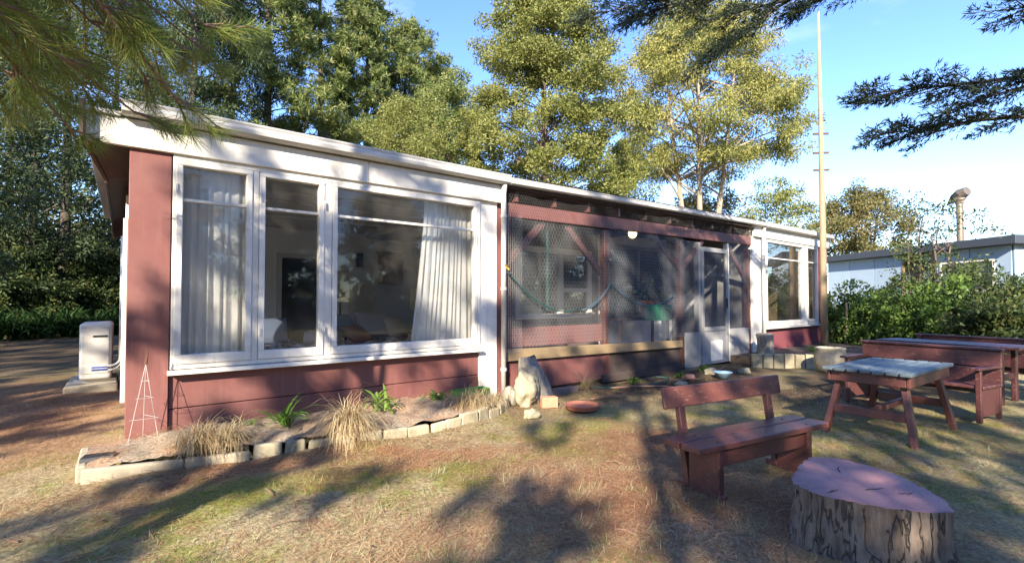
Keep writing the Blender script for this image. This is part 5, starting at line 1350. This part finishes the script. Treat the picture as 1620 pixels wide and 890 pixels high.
# ------------------------------------------------------------------ near pine whose long needles hang in at top left
def needle_spray(r, P0, P1, n, L, W, ahead=0.8):
    """needles along a twig from P0 to P1"""
    P0, P1 = np.array(P0), np.array(P1); ax = unit(P1 - P0)
    t = r.uniform(0.15, 1, n) ** 0.8
    C = P0 + (P1 - P0) * t[:, None]
    D = unit(ax * ahead + rand_dirs(r, n) * 0.75 + [0, 0, -0.12])
    return C, D, r.uniform(0.6, 1.1, n) * L
def near_pine():
    r = np.random.default_rng(5)
    bx_, by_ = -2.3, -3.75
    root = thing('near_pine_tree', (bx_, by_, 0), 'near pine whose long needled twigs hang into the top left', 'tree')
    trunk = [Vector((bx_ + 0.05 * math.sin(k), by_ + 0.04 * math.cos(k * 1.3), -0.1 + k * 0.95)) for k in range(9)]
    MB().tube(trunk, [0.085 * (1 - 0.085 * k) for k in range(9)], 14).build('trunk', M['bark'], root, smooth=True)
    m = MB(); tw = MB(); Cs, Ds, Ls = [], [], []
    tips = [(0.05, -1.70, 2.40), (-0.32, -1.45, 2.80), (0.22, -2.05, 2.42), (0.40, -1.60, 3.08), (-0.15, -1.85, 2.80), (-0.42, -1.20, 2.60), (0.15, -1.30, 2.95), (-0.55, -1.4, 2.95), (0.0, -2.2, 2.75), (0.30, -1.85, 2.85), (-0.25, -1.25, 2.35), (-0.10, -1.5, 3.15), (0.62, -1.35, 3.25), (-0.6, -0.9, 2.75), (-0.05, -1.05, 3.05), (-0.45, -1.7, 2.70), (-0.2, -1.6, 2.55), (0.1, -1.5, 2.70), (0.30, -1.4, 2.98), (-0.35, -1.0, 2.95), (-0.62, -1.25, 2.60)]
    for k, tp_ in enumerate(tips):
        tip = Vector(tp_); st_ = trunk[3 + k % 3] + Vector((0, 0, r.uniform(-0.3, 0.3)))
        mid_ = (st_ + tip) / 2 + Vector((r.normal(0, 0.1), r.normal(0, 0.1), 0.35))
        br = bez(st_, mid_, tip, 10); m.tube(br, [0.024 * (1 - 0.085 * i_) for i_ in range(10)], 7, cap=False)
        for i_ in range(5, 10):
            for q in range(3):
                p = br[i_]; d = (br[i_] - br[i_ - 1]).normalized()
                dd = Vector(unit(np.array(d) * 0.9 + rand_dirs(r, 1)[0] * 0.8 + np.array([0.25, 0.1, -0.15]))); ln = r.uniform(0.14, 0.34)
                e_ = p + dd * ln
                tw.tube([p, p + dd * ln * 0.5 + Vector((0, 0, 0.015)), e_], [0.007, 0.005, 0.003], 5, cap=False)
                a, b, c_ = needle_spray(r, p, e_, 105, 0.16, 0.002); Cs.append(a); Ds.append(b); Ls.append(c_)
    # upper whorls
    for k in range(4):
        z = r.uniform(4.9, 7.4); ang = r.uniform(0, 6.28); rad = r.uniform(0.5, 1.9) * (1.25 - z / 9)
        tip = Vector((bx_ + rad * math.cos(ang), by_ + rad * math.sin(ang), z + 0.2)); st_ = Vector((bx_, by_, z - 0.3))
        br = bez(st_, (st_ + tip) / 2 + Vector((0, 0, 0.15)), tip, 7); m.tube(br, [0.022 * (1 - 0.12 * i_) for i_ in range(7)], 6, cap=False)
        for i_ in range(3, 7):
            dd = Vector(rand_dirs(r, 1)[0]); a, b, c_ = needle_spray(r, br[i_], br[i_] + dd * 0.25, 60, 0.17, 0.002); Cs.append(a); Ds.append(b); Ls.append(c_)
    m.build('branches', M['twig'], root, smooth=True); tag(tw.build('twigs', M['twig'], root, smooth=True), kind='stuff')
    C, D, L = np.concatenate(Cs), np.concatenate(Ds), np.concatenate(Ls)
    V, F = leaf_quads(C, D, side_of(r, D), L, 0.0032, 0.3)
    np_obj('crown', V, F, M['pine_near'], root)
near_pine()

# near cypress on the right whose dark sprays reach in at the top and right
def near_cypress():
    r = np.random.default_rng(8)
    bx_, by_ = 8.0, -7.0
    root = thing('near_cypress_tree', (bx_, by_, 0), 'near cypress whose dark flat sprays reach in from the top and right edges', 'tree')
    trunk = [Vector((bx_ + 0.05 * math.sin(k), by_ + 0.05 * math.cos(k), -0.1 + k * 1.1)) for k in range(9)]
    MB().tube(trunk, [0.22 * (1 - 0.1 * k) + 0.01 for k in range(9)], 14).build('trunk', M['dark_bark'], root, smooth=True)
    m = MB(); Cs, Ds, Ls = [], [], []
    def spray(p, d, ln, n, dens=1.0):
        """flat ferny spray: side twiglets with short scale leaves"""
        d = np.array(Vector(d).normalized()); up = np.array([0, 0, 1.0]); sd = unit(np.cross(d, up))
        for q in range(n):
            t = (q + r.random()) / n; base = np.array(p) + d * ln * t; sgn = 1 if q % 2 else -1
            tl = ln * 0.42 * (1.15 - t) + 0.05
            dd = unit(d * 0.75 + sd * sgn * r.uniform(0.4, 1.0) + up * r.normal(0, 0.25))
            k = int(14 * dens); tt = r.uniform(0, 1, k)[:, None]
            Cs.append(base + dd * tl * tt); Ds.append(unit(dd * 0.8 + rand_dirs(r, k) * 0.6)); Ls.append(np.full(k, 0.06))
    limbs = [  # through-points of the limbs that show
        ([(8.0, -6.9, 3.0), (7.3, -5.4, 3.5), (6.6, -4.35, 3.45), (5.9, -3.62, 3.40)], 0.035, 30),
        ([(8.0, -6.9, 2.6), (7.2, -5.4, 3.05), (6.6, -4.35, 3.08), (6.0, -3.70, 2.98)], 0.035, 30),
        ([(8.0, -6.9, 3.6), (7.2, -5.5, 3.55), (6.75, -4.75, 3.35), (6.35, -4.2, 3.2)], 0.03, 14),
        ([(8.0, -6.9, 3.9), (7.3, -5.5, 4.1), (6.7, -4.85, 4.05), (6.45, -4.6, 4.0)], 0.025, 8),
        ([(8.0, -6.9, 4.6), (7.4, -4.7, 5.3), (6.5, -2.95, 5.0), (5.5, -2.0, 4.72)], 0.045, 34),
        ([(7.2, -4.3, 5.3), (6.4, -2.8, 5.15), (5.3, -1.9, 5.0), (4.5, -1.1, 4.85)], 0.03, 30),
        ([(6.9, -3.6, 5.3), (6.3, -2.7, 4.95), (5.9, -2.35, 4.55), (5.55, -2.12, 4.30)], 0.025, 20),
        ([(7.3, -4.4, 5.3), (6.9, -3.4, 5.1), (6.6, -2.95, 4.95), (6.45, -2.8, 4.85)], 0.025, 14),
        ([(7.0, -3.8, 5.3), (6.2, -2.5, 5.2), (5.4, -1.7, 5.05), (4.85, -1.45, 4.75)], 0.025, 20)]
    for pts_, rad, n in limbs:
        P_ = [Vector(p) for p in pts_]; path = []
        for i_ in range(3):
            for q in range(5): path.append(P_[i_].lerp(P_[i_ + 1], q / 5))
        path.append(P_[-1])
        for _ in range(2): path = [path[0]] + [(path[i_ - 1] + path[i_] * 2 + path[i_ + 1]) / 4 for i_ in range(1, len(path) - 1)] + [path[-1]]
        m.tube(path, [rad * (1 - 0.058 * i_) for i_ in range(len(path))], 7, cap=False)
        for q in range(n):
            t = 0.40 + 0.60 * (q + r.random()) / n; f_ = t * (len(path) - 1); i_ = min(int(f_), len(path) - 2); p = path[i_].lerp(path[i_ + 1], f_ - i_)
            d = (path[i_ + 1] - path[i_]).normalized(); s_ = 1 if q % 2 else -1
            sd = d.cross(Vector((0, 0, 1))).normalized()
            dd = d * 0.8 + sd * s_ * r.uniform(0.2, 0.9) + Vector((0, 0, r.normal(-0.02, 0.22)))
            ln = r.uniform(0.25, 0.55) * (1.25 - 0.5 * t)
            m.tube([p, p + dd.normalized() * ln], [0.008, 0.002], 5, cap=False)
            spray(p, dd, ln, 13)
    # rest of the crown above and around
    for k in range(60):
        z = r.uniform(3.2, 9.2); ang = r.uniform(0, 6.28); rad = r.uniform(0.6, 2.0) * (1.3 - z / 10)
        if math.cos(ang) * -0.62 + math.sin(ang) * 0.78 > 0.25 and z < 6: continue
        st_ = Vector((bx_, by_, z - 0.3)); tip = Vector((bx_ + rad * math.cos(ang), by_ + rad * math.sin(ang), z + 0.1))
        m.tube([st_, (st_ + tip) / 2, tip], [0.025, 0.018, 0.005], 6, cap=False)
        for q in range(7):
            p = st_.lerp(tip, 0.35 + 0.65 * q / 6); spray(p, (tip - st_) + Vector(rand_dirs(r, 1)[0]) * 0.8, 0.5, 11, 1.2)
    m.build('branches', M['dark_bark'], root, smooth=True)
    C, D, L = np.concatenate(Cs), np.concatenate(Ds), np.concatenate(Ls)
    V, F = leaf_quads(C, D, side_of(r, D), L * r.uniform(0.6, 1.25, len(L)), 0.010, 0.4)
    np_obj('crown', V, F, M['cypress_near'], root)
near_cypress()

# pines standing behind the viewpoint: they throw the dappled shade over lawn and wall
SP = [((-5.2, -12.6), 12.5, 2.6, 2.2, 44, 3, 0.22, 'pine behind the viewpoint shading the benches'),
      ((-3.2, -14.8), 13.0, 2.6, 2.4, 64, 3, 0.25, 'pine behind the viewpoint shading the right of the yard'),
      ((-8.6, -8.8), 12.0, 5.0, 1.7, 20, 3, 0.13, 'thin pine behind the viewpoint dappling the big window'),
      ((-11.4, -5.0), 12.5, 2.4, 2.1, 84, 3, 0.25, 'pine behind the viewpoint shading the ground left of the house'),
      ((-15.2, -3.2), 12.5, 2.6, 2.3, 50, 4, 0.24, 'pine behind the viewpoint shading the conifers on the left'),
      ((-17.8, -0.6), 13.0, 2.4, 2.7, 54, 4, 0.26, 'pine behind the viewpoint shading the strappy clumps'),
      ((-6.8, -11.4), 13.0, 6.0, 1.6, 22, 3, 0.15, 'thin pine behind the viewpoint dappling the verandah')]
for k, (b, h, h0, rad, nb_, sb_, cl_, lab) in enumerate(SP):
    tree('shade_pine', b, h, h0, rad, lab, 'tree', 'pines behind the viewpoint', 'pine', 'pine', 'bark', boughs=nb_, sub=sb_, leaves=84, lsize=(0.26, 0.07), clump=cl_, spread=0.36, seed=120 + k, prof=column, trunk_r=0.11, out_bias=0.6, inner=0.15, branch_r=0.03)

def copy_thing(root, loc, rz, sc, label):
    c = root.copy(); col.objects.link(c); c.location = loc; c.rotation_euler = (0, 0, rz); c.scale = (sc, sc, sc); c['label'] = label
    for ch in root.children:
        d = ch.copy(); col.objects.link(d); d.parent = c
    return c
# unseen tree row added behind the viewpoint to darken the pane reflections
belt = tree('added_reflection_tree', (-22, -14), 9.0, 0.6, 3.0, 'unseen tree added far behind the viewpoint to darken pane reflections', 'tree', 'unseen trees added behind the viewpoint', 'broad', 'cypress', 'dark_bark', boughs=40, sub=6, leaves=60, lsize=(0.4, 0.15), clump=0.7, spread=0.6, seed=150, prof=column, trunk_r=0.2)
for k, (x, y, sc) in enumerate(((-19, -19, 0.9), (-14, -23, 1.0), (-9, -26, 0.85), (-3.5, -28, 1.0), (2, -29, 0.9), (8, -28, 1.0), (14, -26, 0.95), (20, -23, 1.05), (26, -19, 0.9), (31, -14, 1.0), (-25, -8, 1.0), (-26, -1, 0.9))):
    copy_thing(belt, (x, y, 0), k * 1.3, sc, 'unseen tree added far behind the viewpoint to darken pane reflections')
# undergrowth below the left conifers
ug = tree('undergrowth_shrub', (-3.2, 20.5), 2.8, 0.1, 1.5, 'dark undergrowth shrub below the conifers on the left', 'shrub', 'undergrowth below the conifers', 'broad', 'shrub_dark', 'dark_bark', boughs=36, sub=5, leaves=60, lsize=(0.17, 0.08), clump=0.4, spread=0.35, seed=151, prof=dome, trunk_r=0.04, trunks=3, branch_r=0.03)
for k, (x, y, sc) in enumerate(((-1.5, 21.2, 0.9), (-0.2, 22, 1.1), (-5, 21, 1.2), (-3.2, 23, 1.5), (-0.8, 25, 1.4), (-6.5, 24, 1.6), (1.2, 24, 1.3), (-2, 32, 1.8), (2, 33, 1.8), (-7, 32, 1.9))):
    copy_thing(ug, (x, y, 0), k * 1.7, sc, 'dark undergrowth shrub below the conifers on the left')

# ------------------------------------------------------------------ litter and grass
def scatter(n, fn, seed):
    r = np.random.default_rng(seed); out_ = []
    got = 0
    while got < n:
        # denser close to the viewpoint
        d = r.uniform(1.6, 9.0, n * 2) ; a = r.uniform(R(-12), R(98), n * 2)
        x, y = 0.02 + d * np.cos(a), -5.29 + d * np.sin(a)
        keep = fn(x, y, r)
        x, y = x[keep], y[keep]; out_.append(np.stack([x, y], -1)); got += len(x)
    return np.concatenate(out_)[:n], r
def in_yard(x, y):
    ey = edge_y(x)
    return ((y < ey - 0.05) | (x < -0.25) | ((x > 3.8) & (y < -0.1))) & ((y < 0) | (x < -0.05)) & (np.hypot(x - 3.22, y + 4.34) > 0.42)
def dens(x, y):
    d = 0.22 + 0.8 * np.exp(-(((x - 2.9) / 1.2) ** 2 + ((y + 3.0) / 0.8) ** 2)) + 0.7 * np.exp(-(((x - 3.7) / 1.0) ** 2 + ((y + 2.4) / 0.5) ** 2)) + 0.6 * np.exp(-((y - edge_y(x) + 0.2) / 0.15) ** 2) * (x < 3.6)
    d += 0.6 * (x < -0.2) * (y > 0)
    return d * (0.55 + 0.45 * np.sin(3.1 * x + 1.7 * y) * np.sin(2.3 * y - 1.9 * x + 1))
P2, r = scatter(76000, lambda x, y, r: in_yard(x, y) & (r.random(len(x)) < dens(x, y)), 3)
n = len(P2); az = r.uniform(0, 6.283, n); tl = r.normal(0, 0.12, n)
D = np.stack([np.cos(az) * np.cos(tl), np.sin(az) * np.cos(tl), np.sin(tl)], -1)
C = np.stack([P2[:, 0], P2[:, 1], gh(P2[:, 0], P2[:, 1]) + 0.006 + np.abs(r.normal(0, 0.006, n))], -1)
S = unit(np.cross(D, np.tile([0, 0, 1.0], (n, 1))))
V, F = leaf_quads(C, D, S, r.uniform(0.05, 0.15, n), r.uniform(0.002, 0.0042, n), 0.5)
tag(np_obj('pine_needle_litter', V, F, M['litter']), kind='stuff')
# litter on the bed
n = 5000; r = np.random.default_rng(4); x = r.uniform(-0.1, 3.7, n); y = edge_y(x) + 0.08 + r.random(n) * (-edge_y(x) - 0.1); az = r.uniform(0, 6.283, n)
zb = 0.165 + 0.05 * np.sin((y - edge_y(x)) / (-edge_y(x)) * 2.6) * (0.6 + 0.4 * np.sin(x * 3.1)) - 0.015
D = np.stack([np.cos(az), np.sin(az), r.normal(0, 0.2, n)], -1); D = unit(D)
V, F = leaf_quads(np.stack([x, y, zb + np.abs(r.normal(0, 0.012, n))], -1), D, unit(np.cross(D, np.tile([0, 0, 1.0], (n, 1)))), r.uniform(0.05, 0.14, n), r.uniform(0.0016, 0.003, n), 0.5)
tag(np_obj('bed_needle_litter', V, F, M['litter']), kind='stuff')
# lawn grass: sparse tufts plus very short blades
def gdens(x, y):
    return 0.15 + 0.7 * np.exp(-(((x - 2.6) / 1.1) ** 2 + ((y + 3.1) / 0.7) ** 2)) + 0.35 * np.exp(-(((x - 5.5) / 2.5) ** 2 + ((y + 3.4) / 1.2) ** 2))
T2, r = scatter(460, lambda x, y, r: in_yard(x, y) & (y < 0.0) & (r.random(len(x)) < gdens(x, y)), 9)
nb_ = 22; C = np.repeat(T2, nb_, 0) + r.normal(0, 0.03, (len(T2) * nb_, 2)); n = len(C); az = r.uniform(0, 6.283, n); el = r.uniform(0.1, 0.95, n)
D = np.stack([np.cos(az) * np.cos(el), np.sin(az) * np.cos(el), np.sin(el)], -1); C3 = np.stack([C[:, 0], C[:, 1], gh(C[:, 0], C[:, 1]) - 0.004], -1)
S = unit(np.cross(D, np.tile([0, 0, 1.0], (n, 1))))
V1, F1 = leaf_quads(C3, D, S, r.uniform(0.03, 0.11, n), r.uniform(0.002, 0.004, n), 0.4)
T2, r = scatter(30000, lambda x, y, r: in_yard(x, y) & (r.random(len(x)) < 0.5), 10)
n = len(T2); az = r.uniform(0, 6.283, n); el = r.uniform(0.15, 1.2, n)
D = np.stack([np.cos(az) * np.cos(el), np.sin(az) * np.cos(el), np.sin(el)], -1); C3 = np.stack([T2[:, 0], T2[:, 1], gh(T2[:, 0], T2[:, 1]) - 0.002], -1)
V2, F2 = leaf_quads(C3, D, unit(np.cross(D, np.tile([0, 0, 1.0], (n, 1)))), r.uniform(0.012, 0.035, n), r.uniform(0.002, 0.004, n), 0.4)
tag(np_obj('lawn_grass', np.concatenate([V1, V2]), np.concatenate([F1, F2 + len(V1)]), M['lawn_grass']), kind='stuff')

# fallen twigs
r = np.random.default_rng(77); m = MB()
T2, r = scatter(160, lambda x, y, r: in_yard(x, y), 77)
for x, y in T2:
    a, l = r.uniform(0, 6.283), r.uniform(0.06, 0.22); z = float(gh(np.array(x), np.array(y))) + 0.008
    d = Vector((math.cos(a), math.sin(a), r.uniform(0, 0.15))) * l; p = Vector((x, y, z)); rd = r.uniform(0.002, 0.0045)
    m.tube([p, p + d * 0.5 + Vector((r.normal(0, .01), r.normal(0, .01), 0.012)), p + d], [rd, rd, rd * 0.6], 5)
tag(m.build('fallen_twigs', M['twig'], recalc=False), kind='stuff')
